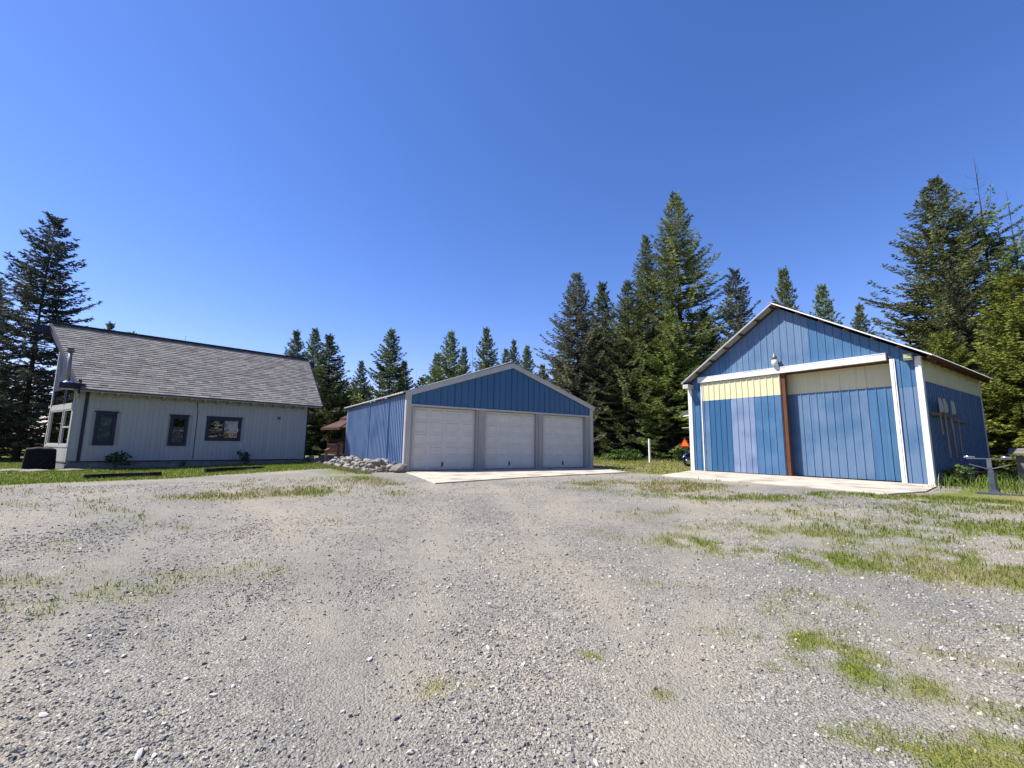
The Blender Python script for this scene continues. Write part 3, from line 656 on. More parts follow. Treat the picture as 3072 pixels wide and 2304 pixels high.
    def dist(tb): q = pos(tb[0], tb[2], 0); return (Vector(H.w(q.x, q.y, q.z*HS-.12))-camp).length
    tabs.sort(key=dist)
    def tabgeo(tb):
        u, wd, s0, th, sh = tb; L_ = ex+.03; a, b2 = u+.003, u+wd-.003; h0 = .022+th
        q = [pos(a, s0, .0), pos(b2, s0, .0), pos(b2, s0, h0), pos(a, s0, h0), pos(a, s0+L_, .0), pos(b2, s0+L_, .0), pos(b2, s0+L_, .003), pos(a, s0+L_, .003)]
        g = .115+.095*sh; warm = rr.uniform(-.006, .008); return [tuple(p) for p in q], (g*1.05+warm, g, g*.95-warm*.5)
    F8 = [(0, 3, 2, 1), (4, 5, 6, 7), (0, 1, 5, 4), (1, 2, 6, 5), (2, 3, 7, 6), (3, 0, 4, 7)]
    F8 = [(0, 1, 2, 3), (7, 6, 5, 4), (3, 2, 6, 7), (1, 5, 6, 2), (0, 3, 7, 4)]
    TR = []
    for f in F8: TR += [(f[0], f[1], f[2]), (f[0], f[2], f[3])]
    TR = np.array(TR)
    for tb in tabs[:290]:
        q, c = tabgeo(tb); link(bpy.data.objects.new('shingle', np_mesh('shingle', np.array(q), TR, shm, np.tile(np.array(c), (8, 1)))), roof)
    VV, TT, CC = [], [], []
    for i, tb in enumerate(tabs[290:]):
        q, c = tabgeo(tb); VV.append(np.array(q)); TT.append(TR+8*i); CC.append(np.tile(np.array(c), (8, 1)))
    o = link(bpy.data.objects.new('shingle_field', np_mesh('shingle_field', np.concatenate(VV), np.concatenate(TT), shm, np.concatenate(CC))), roof); o['kind'] = 'stuff'
    MB().bar((rL, RV, RZ+.03), (rR, RV, RZ+.03), .30, .02).build('ridge_cap', pmat('ridge_shingle', lin(70, 68, 72), lin(86, 84, 86), 16, .95, .3, 30), roof)
    # rake boards, beams, rafter tails
    rb = MB(); rb.bar(Vector((eL-.02, EV-.02, EZ-.10)), Vector((rL-.02, RV, RZ-.10)), .05, .19, tuple(nV)); rb.build('rake_board', M_NAVY, t)
    rb = MB(); rb.bar(Vector((eL-.02, 2*RV-EV, EZ-.10)), Vector((rL-.02, RV, RZ-.10)), .05, .19, (0, -nV.y, nV.z)); rb.build('rake_board', M_NAVY, t)
    rb = MB(); rb.bar(Vector((eR+.02, EV-.02, EZ-.10)), Vector((rR+.02, RV, RZ-.10)), .05, .17, tuple(nV)); rb.build('rake_board', M_NAVY, t)
    rb = MB(); rb.bar(Vector((eR+.02, 2*RV-EV, EZ-.10)), Vector((rR+.02, RV, RZ-.10)), .05, .17, (0, -nV.y, nV.z)); rb.build('rake_board', M_NAVY, t)
    MB().box(-1.68, 8.75, RV-.09, RV+.09, RZ-.42, RZ-.12).build('ridge_beam', M_NAVY, t)
    MB().box(7.45, 8.28, .35, .53, 2.72, 3.02).build('purlin_beam', M_NAVY, t)
    MB().bar((-.235, -.50, 2.78), (-.235, -.28, 2.95), .09, .26, (0, 0, 1)).build('rake_tail', M_NAVY, t)
    for k in range(18):
        u = .35+k*.43
        if u < W: 
            b = MB(); b.add([(u-.025, -.42, 2.585), (u+.025, -.42, 2.585), (u+.02, -.42, 2.66), (u-.02, -.42, 2.66), (u-.025, .0, 2.50), (u+.025, .0, 2.50), (u+.02, .01, 2.97), (u-.02, .01, 2.97)], [(0, 1, 2, 3), (7, 6, 5, 4), (0, 4, 5, 1), (1, 5, 6, 2), (2, 6, 7, 3), (3, 7, 4, 0)]); b.build('rafter_tail', M_SIDING, t)
    # windows
    for a, c, z0, z1, kind in wins:
        tw = .085
        f = MB().box(a, a+tw, -.025, .06, z0, z1).box(c-tw, c, -.025, .06, z0, z1).box(a+tw, c-tw, -.025, .06, z0, z0+.10).box(a+tw, c-tw, -.025, .06, z1-tw, z1)
        wn = f.build('window', M_NAVY, t)
        hd = MB(); hd.prism([(a-.045, -.05), (c+.045, -.05), (c+.02, .001), (a-.02, .001)], [z1+.0]*4, [z1+.045]*4); hd.build('head_moulding', M_NAVY, wn)
        i0, i1, j0, j1 = a+tw, c-tw, z0+.10, z1-tw
        sa = MB().box(i0, i0+.03, .0, .05, j0, j1).box(i1-.03, i1, .0, .05, j0, j1).box(i0+.03, i1-.03, .0, .05, j0, j0+.03).box(i0+.03, i1-.03, .0, .05, j1-.03, j1)
        sa.build('sash', M_NAVY, wn)
        MB().box(i0-.05, i1+.05, .45, .47, j0-.2, j1+.2).build('room_shade_back', M_DARK, wn)  # dark sheet painted as the shade of the room behind the pane
        if kind == 'slider':
            mid = (i0+i1)/2-.02; MB().box(mid-.03, mid+.03, -.005, .052, j0+.03, j1-.03).build('meeting_stile', M_NAVY, wn)
            MB().box(i0+.03, mid-.03, .02, .026, j0+.03, j1-.03).build('pane', M_GLASS, wn); MB().box(mid+.03, i1-.03, .02, .026, j0+.03, j1-.03).build('pane', M_GLASS, wn)
            bl = pmat('blue_white_blind', lin(196, 206, 220), lin(214, 222, 232), 3, .8)
            for q in range(9): MB().box(mid+.035, i1-.035, .06, .07, j1-.06-.05*(q+1)+.004, j1-.06-.05*q).build('blind_slat', bl, wn)
            MB().box(i0+.03, mid-.03, .08, .09, j0+.04, j1-.30).build('pane_backing', pmat('taupe_curtain', lin(46, 48, 50), lin(70, 70, 70), 5, .9, stretch=(10, 10, .4)), wn)
            MB().box(i1-.055, i1-.02, -.012, .0, j0+.28, j0+.42).build('latch', M_WHITE, wn)
        else:
            MB().box(i0+.03, i1-.03, .02, .026, j0+.03, j1-.03).build('pane', M_GLASS, wn)
            cu = pmat('house_reflection', lin(150, 146, 136), lin(206, 200, 186), 7, .9, .4, 9, (9, 9, .6)) if kind == 'mid' else pmat('tree_reflection', lin(120, 130, 136), lin(186, 190, 190), 2.4, .9, .3, 9, (1.5, 1.5, 3))  # pale streaked colours standing in for a building and trees mirrored in the glass
            MB().box(i0+.0, i1-.0, .10, .11, j0, j1-(.34 if kind == 'mid' else .0)).build('pane_backing', cu, wn)  # panel behind the pane carrying the painted reflection
    # cable and vent
    MB().tube([(3.17, -.012, 2.55), (3.20, -.014, 2.30), (3.23, -.012, 2.15), (3.23, -.012, .30)], .010, 6).build('cable', M_BLACK, t)
    vt = MB().box(6.18, 6.30, -.035, .0, 2.01, 2.13).build('wall_vent', M_STEEL, t)
    for q in range(3): MB().box(6.19, 6.29, -.045, -.036, 2.03+q*.03, 2.045+q*.03).build('louvre', M_BLACK, vt)
build_house()

# ------------------------------------------------------------------ conifers
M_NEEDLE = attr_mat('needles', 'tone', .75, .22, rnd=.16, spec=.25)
M_BARK = pmat('bark', lin(58, 48, 42), lin(92, 78, 68), 9, .95, .6, 18, (6, 6, 1), .1)
def conifer(seed, Ht=16., Rr=3.4, base=.6, gap=.30, nb=6, prof=.85, droop=.25, rise=.45, fill=1., tip=.06, tone=(.082, .100, .038), tone2=(.21, .225, .085), sparse=.08, bare_top=0., hang=0., blade=.086):
    """returns (crown mesh, wood mesh): whorled boughs carrying flat sprays of small needle blades"""
    g = np.random.default_rng(seed); wood = MB(); ctr = []; dirs = []; wid = []; lens = []; col = []; nrm = []
    lean = g.uniform(-.012, .012, 2)
    def tr(z): return np.array([lean[0]*z+.05*math.sin(z*.7+seed), lean[1]*z, z])
    zz = np.linspace(-.3, Ht, 12); wood.tube([tr(z) for z in zz], [max(.012, .0115*Ht*(1-max(0, z)/Ht)**.9) for z in zz], 8)
    z = base
    t1, t2 = np.array(tone), np.array(tone2)
    while z < Ht-.12:
        t = (z-base)/(Ht-base)
        env = ((1-t)**prof)*min(1., .55+t*3.2)
        bare = t > 1-bare_top
        n = nb if t < .8 else max(3, nb-1)
        ph = g.uniform(0, 6.28)
        for k in range(n):
            if g.random() < sparse: continue
            az = ph+6.283*k/n+g.normal(0, .25); L = Rr*env*g.uniform(.50, 1.20)+.10
            z0 = z+g.uniform(-.5, .5)*gap; el = -droop+(rise+droop)*t**1.1+g.normal(0, .10)
            if bare: L *= .55
            hd = np.array([math.cos(az), math.sin(az), 0]); sd = np.array([-hd[1], hd[0], 0])
            ns = max(3, int(L/.16)); P = []
            p0 = tr(z0)
            for s in np.linspace(0, 1, ns+1):
                zz_ = math.sin(el)*s*L - (.20*droop+.03)*L*math.sin(s*math.pi)*1.2 + .16*L*s**3*(.5+droop)
                P.append(p0+hd*math.cos(el)*L*s+np.array([0, 0, zz_])+sd*.05*L*math.sin(s*3+k))
            P = np.array(P)
            if L > .5: wood.tube(P[::max(1, ns//3)], [max(.006, .011*L*(1-i/(len(P[::max(1, ns//3)])))) for i in range(len(P[::max(1, ns//3)]))], 3, False)
            cc = t1+(t2-t1)*np.clip(g.normal(.4, .28), 0, 1.2); cc = cc*g.uniform(.62, 1.42)
            if bare: continue
            ii = np.arange(1, ns+1); sv = ii/ns
            if L > 1: ii, sv = ii[sv >= .18], sv[sv >= .18]
            D = P[ii]-P[ii-1]; D /= np.linalg.norm(D, axis=1)[:, None]+1e-9
            nt_ = len(ii)
            I2 = np.concatenate([np.arange(nt_), np.arange(nt_), [nt_-1]]); sg = np.concatenate([-np.ones(nt_), np.ones(nt_), [0.]])
            kp = g.random(len(I2)) < fill; kp[-1] = True; I2, sg = I2[kp], sg[kp]; m = len(I2)
            tw = (.16+.34*(1-sv[I2]))*min(1., L/1.3)*g.uniform(.8, 1.25, m); tw[-1] = .22
            dn = D[I2]*np.where(sg == 0, 1., .75)[:, None]+sd*(sg*g.uniform(.7, 1., m))[:, None]; dn[:, 2] += g.normal(-.10-hang, .16, m); dn /= np.linalg.norm(dn, axis=1)[:, None]
            base_p = P[ii][I2]
            nbl = np.maximum(2, (tw/blade).astype(int)); J = np.repeat(np.arange(m), nbl); q = np.arange(len(J))-np.repeat(np.cumsum(nbl)-nbl, nbl); f = (q+.3)/nbl[J]
            pt = base_p[J]+dn[J]*(tw[J]*f)[:, None]+g.normal(0, .015, (len(J), 3))
            lat = np.cross(dn[J], [0, 0, 1.])
            for s2 in (-.8, .8, .25):
                sdr = dn[J]*.8+lat*s2*(1 if s2 != .25 else g.choice((-1., 1.))); sdr[:, 2] += g.normal(-.12-hang, .30, len(J)); sdr /= np.linalg.norm(sdr, axis=1)[:, None]
                ctr.append(pt); dirs.append(sdr); lens.append(g.uniform(.15, .27, len(J))*(1.15-.4*f)); wid.append(g.uniform(.019, .036, len(J))); col.append(cc*g.uniform(.72, 1.28, (len(J), 1)))
            ctr.append(base_p+dn*(tw*.3)[:, None]); dirs.append(dn); lens.append(tw*.75+.05); wid.append(np.full(m, .030)); col.append(cc*g.uniform(.7, 1.05, (m, 1)))
        z += gap*g.uniform(.75, 1.25)*(1-.35*t)
    ctr, dirs, col = map(np.concatenate, (ctr, dirs, col)); lens = np.concatenate(lens)[:, None]; wid = np.concatenate(wid)[:, None]
    nn = len(ctr); rv = g.normal(size=(nn, 3)); rv[:, 2] *= .5; side = np.cross(dirs, rv); side /= np.linalg.norm(side, axis=1)[:, None]+1e-9
    V = np.empty((nn, 4, 3)); V[:, 0] = ctr; V[:, 1] = ctr+dirs*lens*.45+side*wid; V[:, 2] = ctr+dirs*lens; V[:, 3] = ctr+dirs*lens*.45-side*wid
    ix = np.arange(nn)[:, None]*4; T = np.concatenate([ix+np.array([0, 1, 2]), ix+np.array([0, 2, 3])])
    crown = np_mesh('crown', V.reshape(-1, 3), T, M_NEEDLE, np.repeat(col, 4, axis=0))
    return crown, wood.mesh('trunk', M_BARK, True), Ht
CON = {
 'full':   conifer(1, 22, 6.0, .8, .36, 7, .98, .28, .55, .80),
 'full2':  conifer(2, 17, 5.7, .5, .34, 7, .96, .30, .50, .80, tone=(.088, .102, .048), tone2=(.21, .218, .10)),
 'slim':   conifer(3, 12, 3.4, .4, .28, 6, 1.02, .22, .60, .92),
 'slim2':  conifer(4, 12, 3.9, .4, .30, 6, .98, .15, .65, .85, tone=(.080, .110, .038), tone2=(.20, .23, .072)),
 'open':   conifer(5, 13.5, 3.9, 1.0, .36, 6, .82, .05, .55, .85, tone=(.042, .052, .040), tone2=(.085, .095, .066), sparse=.05),
 'bright': conifer(6, 10, 3.2, .2, .26, 7, .72, .12, .45, .95, tone=(.13, .155, .022), tone2=(.23, .245, .045)),
 'broad':  conifer(8, 19, 6.4, .8, .36, 7, .92, .16, .55, .85, tone=(.084, .104, .040), tone2=(.21, .225, .088)),
 'larch':  conifer(9, 20, 5.4, 2., .50, 5, .60, .15, .30, .75, tone=(.075, .115, .035), tone2=(.13, .17, .055), sparse=.22, bare_top=.20, hang=.25),
 'snag':   conifer(10, 10, .9, 2., .45, 4, .7, .0, .3, .25, tone=(.09, .08, .06), tone2=(.12, .11, .09), sparse=.3, bare_top=1.),
}
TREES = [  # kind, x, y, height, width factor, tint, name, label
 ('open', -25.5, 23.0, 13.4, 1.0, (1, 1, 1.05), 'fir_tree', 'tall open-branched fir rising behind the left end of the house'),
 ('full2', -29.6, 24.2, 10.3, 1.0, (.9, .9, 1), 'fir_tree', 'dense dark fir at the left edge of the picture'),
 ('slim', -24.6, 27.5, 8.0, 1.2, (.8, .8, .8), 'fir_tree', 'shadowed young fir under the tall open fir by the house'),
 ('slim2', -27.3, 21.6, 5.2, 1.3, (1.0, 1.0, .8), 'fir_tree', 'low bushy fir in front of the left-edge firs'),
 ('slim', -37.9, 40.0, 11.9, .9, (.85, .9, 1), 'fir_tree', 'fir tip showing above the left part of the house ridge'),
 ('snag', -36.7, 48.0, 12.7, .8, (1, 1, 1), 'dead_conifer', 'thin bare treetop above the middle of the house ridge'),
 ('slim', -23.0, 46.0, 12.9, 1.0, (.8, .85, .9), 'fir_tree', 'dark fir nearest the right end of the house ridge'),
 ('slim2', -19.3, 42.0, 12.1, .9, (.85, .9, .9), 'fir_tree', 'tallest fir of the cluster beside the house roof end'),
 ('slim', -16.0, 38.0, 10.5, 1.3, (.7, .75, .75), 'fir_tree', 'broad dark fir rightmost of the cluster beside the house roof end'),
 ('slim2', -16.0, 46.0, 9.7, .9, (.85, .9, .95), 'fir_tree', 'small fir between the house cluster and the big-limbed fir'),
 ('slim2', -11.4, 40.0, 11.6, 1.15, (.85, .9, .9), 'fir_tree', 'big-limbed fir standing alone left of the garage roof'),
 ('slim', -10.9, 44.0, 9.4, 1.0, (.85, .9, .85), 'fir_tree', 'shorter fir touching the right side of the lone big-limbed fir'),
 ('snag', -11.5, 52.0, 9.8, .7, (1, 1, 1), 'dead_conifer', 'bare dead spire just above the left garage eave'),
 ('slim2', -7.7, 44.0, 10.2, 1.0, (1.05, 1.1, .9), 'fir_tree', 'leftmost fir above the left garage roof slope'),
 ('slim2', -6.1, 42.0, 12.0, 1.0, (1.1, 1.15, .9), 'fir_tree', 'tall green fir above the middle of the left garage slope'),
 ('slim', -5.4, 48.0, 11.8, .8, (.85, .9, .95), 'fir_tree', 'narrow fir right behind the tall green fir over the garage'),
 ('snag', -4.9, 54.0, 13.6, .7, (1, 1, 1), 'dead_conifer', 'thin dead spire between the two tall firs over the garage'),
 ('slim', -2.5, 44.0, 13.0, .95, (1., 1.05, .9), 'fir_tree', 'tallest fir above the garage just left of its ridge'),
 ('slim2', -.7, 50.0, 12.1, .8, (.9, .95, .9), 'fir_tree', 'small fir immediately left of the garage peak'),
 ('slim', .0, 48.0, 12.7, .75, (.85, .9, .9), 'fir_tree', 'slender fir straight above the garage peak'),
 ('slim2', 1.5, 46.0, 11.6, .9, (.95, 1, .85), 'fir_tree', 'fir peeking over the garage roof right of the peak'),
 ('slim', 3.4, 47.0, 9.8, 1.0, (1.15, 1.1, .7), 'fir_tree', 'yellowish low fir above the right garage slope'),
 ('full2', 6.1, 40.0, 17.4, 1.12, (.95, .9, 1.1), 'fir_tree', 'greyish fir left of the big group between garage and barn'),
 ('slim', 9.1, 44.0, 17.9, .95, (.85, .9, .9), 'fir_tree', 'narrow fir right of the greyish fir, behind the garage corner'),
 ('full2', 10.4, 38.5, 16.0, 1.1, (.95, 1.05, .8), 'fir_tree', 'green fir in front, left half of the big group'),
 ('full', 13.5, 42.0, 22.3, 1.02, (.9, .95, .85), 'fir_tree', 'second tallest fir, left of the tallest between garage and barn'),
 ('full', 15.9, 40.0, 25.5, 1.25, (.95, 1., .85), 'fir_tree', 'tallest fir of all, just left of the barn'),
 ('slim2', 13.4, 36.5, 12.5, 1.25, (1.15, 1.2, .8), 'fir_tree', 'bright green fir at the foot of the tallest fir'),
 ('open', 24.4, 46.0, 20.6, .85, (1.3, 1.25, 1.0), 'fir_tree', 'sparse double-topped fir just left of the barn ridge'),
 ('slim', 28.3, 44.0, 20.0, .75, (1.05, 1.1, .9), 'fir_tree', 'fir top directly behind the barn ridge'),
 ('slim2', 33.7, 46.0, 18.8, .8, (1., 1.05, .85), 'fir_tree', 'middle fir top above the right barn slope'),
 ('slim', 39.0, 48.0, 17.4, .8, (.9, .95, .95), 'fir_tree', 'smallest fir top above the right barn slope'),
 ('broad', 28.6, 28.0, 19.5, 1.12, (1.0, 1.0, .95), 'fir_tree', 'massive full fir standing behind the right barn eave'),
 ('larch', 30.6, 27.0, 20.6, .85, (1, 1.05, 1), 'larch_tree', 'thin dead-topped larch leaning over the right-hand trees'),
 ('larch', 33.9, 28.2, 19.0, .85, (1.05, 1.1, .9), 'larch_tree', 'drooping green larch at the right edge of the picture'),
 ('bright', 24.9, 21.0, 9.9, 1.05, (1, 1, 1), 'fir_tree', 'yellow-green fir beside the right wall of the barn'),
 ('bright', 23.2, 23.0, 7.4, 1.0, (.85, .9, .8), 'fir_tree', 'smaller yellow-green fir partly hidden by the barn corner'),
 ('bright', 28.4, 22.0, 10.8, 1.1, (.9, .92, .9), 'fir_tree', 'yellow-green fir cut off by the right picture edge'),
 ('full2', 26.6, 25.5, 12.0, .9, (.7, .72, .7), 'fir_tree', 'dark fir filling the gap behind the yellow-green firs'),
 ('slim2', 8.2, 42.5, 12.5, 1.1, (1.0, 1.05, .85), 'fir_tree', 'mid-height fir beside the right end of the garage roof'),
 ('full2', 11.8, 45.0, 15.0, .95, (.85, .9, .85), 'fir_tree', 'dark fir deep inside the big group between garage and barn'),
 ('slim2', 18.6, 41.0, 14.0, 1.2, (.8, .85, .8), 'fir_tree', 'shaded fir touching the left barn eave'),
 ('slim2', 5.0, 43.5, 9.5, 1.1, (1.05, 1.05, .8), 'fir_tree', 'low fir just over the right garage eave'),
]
def place_trees():
    for i, (kd, x, y, h, wf, tn, nm, lab) in enumerate(TREES):
        cr, tk, h0 = CON[kd]; s = h/h0
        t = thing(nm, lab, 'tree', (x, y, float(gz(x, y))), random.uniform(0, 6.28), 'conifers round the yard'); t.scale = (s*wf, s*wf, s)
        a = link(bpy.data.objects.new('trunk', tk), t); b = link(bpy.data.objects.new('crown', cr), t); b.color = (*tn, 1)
place_trees()
def forest():
    """the closed wood beyond the yard: one mass"""
    g = np.random.default_rng(11); src = []
    for kd, rr_ in (('a', 1), ('b', 2)):
        cr, tk, h0 = conifer(20+rr_, 9, 2.2, .1, .42, 6, .75, .2, .5, .55, tone=(.060, .070, .026), tone2=(.115, .125, .045))
        n = len(cr.vertices); V = np.empty(n*3, np.float32); cr.vertices.foreach_get('co', V); T = np.empty(len(cr.polygons)*3, np.int32); cr.polygons.foreach_get('vertices', T)
        C = np.empty(n*4, np.float32); cr.attributes['tone'].data.foreach_get('color', C)
        V = V.reshape(-1, 3); T = T.reshape(-1, 3); C = C.reshape(-1, 4)[:, :3]
        # thin the blades and enlarge the ones kept
        q = V.reshape(-1, 4, 3); keep = g.random(len(q)) < .27; q = q[keep]; c = q.mean(1, keepdims=True); q = c+(q-c)*2.15
        V = q.reshape(-1, 3); C = C.reshape(-1, 4, 3)[keep].reshape(-1, 3); ix = np.arange(len(q))[:, None]*4
        T = np.concatenate([ix+np.array([0, 1, 2]), ix+np.array([0, 2, 3])])
        src.append((V, T, C))
    VV, TT, CC = [], [], []; off = 0
    spots = []
    for k in range(38): spots.append((g.uniform(-62, 4), g.uniform(50, 66), g.uniform(6.5, 9.0)))
    for k in range(16): spots.append((g.uniform(-25, 6), g.uniform(45, 52), g.uniform(7.2, 9.)))
    for k in range(26): spots.append((g.uniform(5, 40), g.uniform(44, 56), g.uniform(10, 14)))
    for k in range(12): spots.append((g.uniform(28, 46), g.uniform(28, 42), g.uniform(9, 13)))
    for k in range(10): spots.append((g.uniform(-44, -27), g.uniform(24, 34), g.uniform(5, 8.5)))
    for k in range(8): spots.append((g.uniform(-22, -14), g.uniform(37, 44), g.uniform(4, 6)))
    for k in range(46):
        a = g.uniform(R(66), R(296)); r_ = g.uniform(40, 58); spots.append((math.sin(a)*r_, math.cos(a)*r_, g.uniform(9, 13)))
    for k in range(16): spots.append((g.uniform(22, 34), g.uniform(0, 17), g.uniform(8, 13)))  # unseen row added to darken the barn's right wall
    for x, y, h in spots:
        V, T, C = src[g.integers(2)]; a = g.uniform(0, 6.28); s = h/9; c, sn = math.cos(a), math.sin(a); Rm = np.array([[c, sn, 0], [-sn, c, 0], [0, 0, 1]])
        VV.append(V@Rm*np.array([s*1.2, s*1.2, s])+np.array([x, y, -.02])); TT.append(T+off); off += len(V); CC.append(C*g.uniform(.75, 1.15))
    o = link(bpy.data.objects.new('far_wood', np_mesh('far_wood', np.concatenate(VV), np.concatenate(TT), M_NEEDLE, np.concatenate(CC))))
    tag(o, 'dark closed conifer wood behind the yard', 'wood', None, 'stuff')
    # bare shaded trunks seen under the crowns between garage and barn
forest()

# ------------------------------------------------------------------ leafy shrubs
def leafmesh(seed, n, rx, rz, size, tone, tone2, z0=0., clumps=9):
    g = np.random.default_rng(seed); cc = g.normal(size=(clumps, 3)); cc /= np.linalg.norm(cc, axis=1)[:, None]; cc *= g.uniform(.25, .8, (clumps, 1)); cr = g.uniform(.25, .45, clumps)
    k = g.integers(clumps, size=n); p = g.normal(size=(n, 3)); p /= np.linalg.norm(p, axis=1)[:, None]; p = cc[k]+p*cr[k][:, None]*g.uniform(.6, 1., (n, 1))
    p = p*np.array([rx, rx, rz])+np.array([0, 0, rz*.95+z0]); p[:, 2] = np.maximum(p[:, 2], .02)
    d = g.normal(size=(n, 3)); d[:, 2] = d[:, 2]*.5+.1; d /= np.linalg.norm(d, axis=1)[:, None]; sd = np.cross(d, g.normal(size=(n, 3))); sd /= np.linalg.norm(sd, axis=1)[:, None]
    l = size*g.uniform(.7, 1.3, (n, 1)); w_ = l*.32
    V = np.stack([p, p+d*l*.5+sd*w_, p+d*l, p+d*l*.5-sd*w_], 1); ix = np.arange(n)[:, None]*4
    T = np.concatenate([ix+np.array([0, 1, 2]), ix+np.array([0, 2, 3])])
    col = np.array(tone)+(np.array(tone2)-np.array(tone))*g.random((clumps, 1))[k]; col = col*g.uniform(.75, 1.25, (n, 1))
    return np_mesh('foliage', V.reshape(-1, 3), T, M_LEAF, np.repeat(col, 4, 0))
M_LEAF = attr_mat('leaves', 'tone', .6, .25, spec=.35)
def stems(seed, n, h, r):
    g = random.Random(seed); b = MB()
    for k in range(n):
        a = 6.28*k/n+g.uniform(-.4, .4); rr_ = r*g.uniform(.4, 1)
        b.tube([(0, 0, -.05), (math.cos(a)*rr_*.4, math.sin(a)*rr_*.4, h*.5), (math.cos(a)*rr_, math.sin(a)*rr_, h*g.uniform(.8, 1.05))], [.012, .009, .004], 5)
    return b
def shrub(name, label, x, y, mesh, st, cat='shrub'):
    t = thing(name, label, cat, (x, y, float(gz(x, y)))); st.build('stem', M_BARK, t); link(bpy.data.objects.new('foliage', mesh), t); return t
GR1, GR2 = (.05, .085, .015), (.11, .15, .03)
x, y, _ = H.w(.95, -.55); shrub('shrub', 'sparse leafy shrub under the tall left house window', x, y, leafmesh(1, 260, .42, .40, .13, (.03, .055, .02), (.06, .09, .03), 0., 8), stems(1, 5, .62, .3))
x, y, _ = H.w(4.95, -.5); shrub('shrub', 'thin tall-stemmed shrub below the wide house window', x, y, leafmesh(2, 150, .42, .42, .12, (.025, .05, .025), (.05, .08, .04), 0., 6), stems(2, 5, .75, .35))
x, y, _ = H.w(2.9, -.5); shrub('shrub', 'tiny sapling by the house wall under the narrow window', x, y, leafmesh(3, 40, .18, .20, .10, (.03, .055, .02), (.06, .09, .03), 0., 3), stems(3, 3, .4, .12))
shrub('shrub', 'lush green bush at the foot of the firs right of the garage', 8.6, 34.5, leafmesh(4, 2200, 1.7, .46, .15, GR1, (.10, .15, .03), 0., 16), stems(4, 8, .8, 1.2))
shrub('shrub', 'rounded dark bush beside the blue motorcycle', 13.0, 33.5, leafmesh(5, 1800, 1.1, .85, .15, (.035, .06, .012), (.07, .10, .025), 0., 10), stems(5, 6, 1.0, .8))
shrub('leafy_tree', 'light green leafy tree between house and garage', -15.2, 40.5, leafmesh(6, 5200, 2.6, 2.6, .20, (.11, .15, .025), (.19, .22, .05), 1.2, 18), MB().tube([(0, 0, -.1), (.1, 0, 2.), (.2, .1, 4.6)], [.13, .10, .04], 8), 'tree')
shrub('leafy_tree', 'low yellow-green bush tree just left of the garage wall', -13.2, 38.5, leafmesh(7, 3000, 1.9, 1.6, .18, (.13, .16, .02), (.21, .23, .05), .3, 14), MB().tube([(0, 0, -.1), (.1, 0, 1.), (.1, .1, 2.6)], [.10, .08, .03], 8), 'tree')
shrub('dead_fern', 'rust-brown dead fern beside the right barn wall', *B.w(9.0, 1.9)[:2], leafmesh(8, 420, .34, .30, .12, (.16, .06, .025), (.26, .11, .05), 0., 6), stems(8, 6, .45, .25), 'plant')
shrub('weed', 'leafy green weed clump at the barn corner post', *B.w(8.75, .55)[:2], leafmesh(9, 420, .38, .34, .13, GR1, (.12, .17, .04), 0., 7), stems(9, 6, .5, .25), 'plant')

# ------------------------------------------------------------------ rock bank along the garage wall
M_ROCK = pmat('field_stone', lin(118, 112, 106), lin(176, 170, 162), 5, .9, .5, 14, (1, 1, 1), .2, c3=lin(138, 124, 112), s3=3., rnd=.28)
def rock_mesh(seed, sub=2):
    g = random.Random(seed); bm = bmesh.new(); bmesh.ops.create_icosphere(bm, subdivisions=sub, radius=1.)
    ax = [(Vector((g.uniform(-1, 1), g.uniform(-1, 1), g.uniform(-1, 1))).normalized(), g.uniform(.55, .9)) for _ in range(9)]
    for v in bm.verts:
        p = v.co.copy()
        for a, d in ax:
            k = p.dot(a)
            if k > d: p -= a*(k-d)*.85
        v.co = Vector((p.x, p.y*g_y[seed % 4], p.z*.62))*(1+.03*math.sin(7*p.x+seed)+.03*math.sin(9*p.y))
    me = bpy.data.meshes.new('rock'); bm.to_mesh(me); bm.free(); me.materials.append(M_ROCK); me.polygons.foreach_set('use_smooth', [False]*len(me.polygons)); return me
g_y = [.8, .65, .95, .72]
ROCKS = [rock_mesh(i, 1 if i < 7 else 2) for i in range(10)]
def rock(loc, sc, me=None, label='weathered grey field stone in the bank along the left garage wall', group='stones banked along the garage wall', rot=None, name='rock'):
    o = bpy.data.objects.new(name, me or random.choice(ROCKS[:7])); COL.objects.link(o); o.location = loc; o.scale = sc if isinstance(sc, tuple) else (sc, sc, sc)
    o.rotation_euler = rot or (random.uniform(-.35, .35), random.uniform(-.35, .35), random.uniform(0, 6.28)); tag(o, label, 'rock', group); return o
rk = random.Random(5); placed = []
for layer, (n, zc) in enumerate(((95, .05), (62, .19), (34, .32))):
    tries = 0; cnt = 0
    while cnt < n and tries < 4000:
        tries += 1; v = rk.uniform(.15, 10.6); wmax = 1.25+.35*min(v/6, 1.); u = -rk.uniform(.22, wmax-.38*layer)
        if v > 9.5: u = -rk.uniform(.0, 2.1)
        sz = rk.uniform(.11, .23) if rk.random() < .85 else rk.uniform(.22, .30)
        if any((u-a)**2+(v-b)**2 < (.72*(sz+c))**2 and l == layer for a, b, c, l in placed): continue
        placed.append((u, v, sz, layer)); x, y, _ = G.w(u, v); cnt += 1
        rock((x, y, float(gz(x, y))+zc*(1-.35*abs(u)/1.6)+.02), (sz, sz*rk.uniform(.8, 1.1), sz*rk.uniform(.75, 1.1)))
x, y, _ = G.w(-.22, -.12); rock((x, y, .13), (.36, .29, .30), ROCKS[8], 'largest pale boulder against the front corner post of the garage', None)
x, y, _ = G.w(-.75, .55); rock((x, y, .30), (.33, .24, .30), ROCKS[9], 'upright pale stone near the front end of the rock bank', None, (.5, .3, .4))
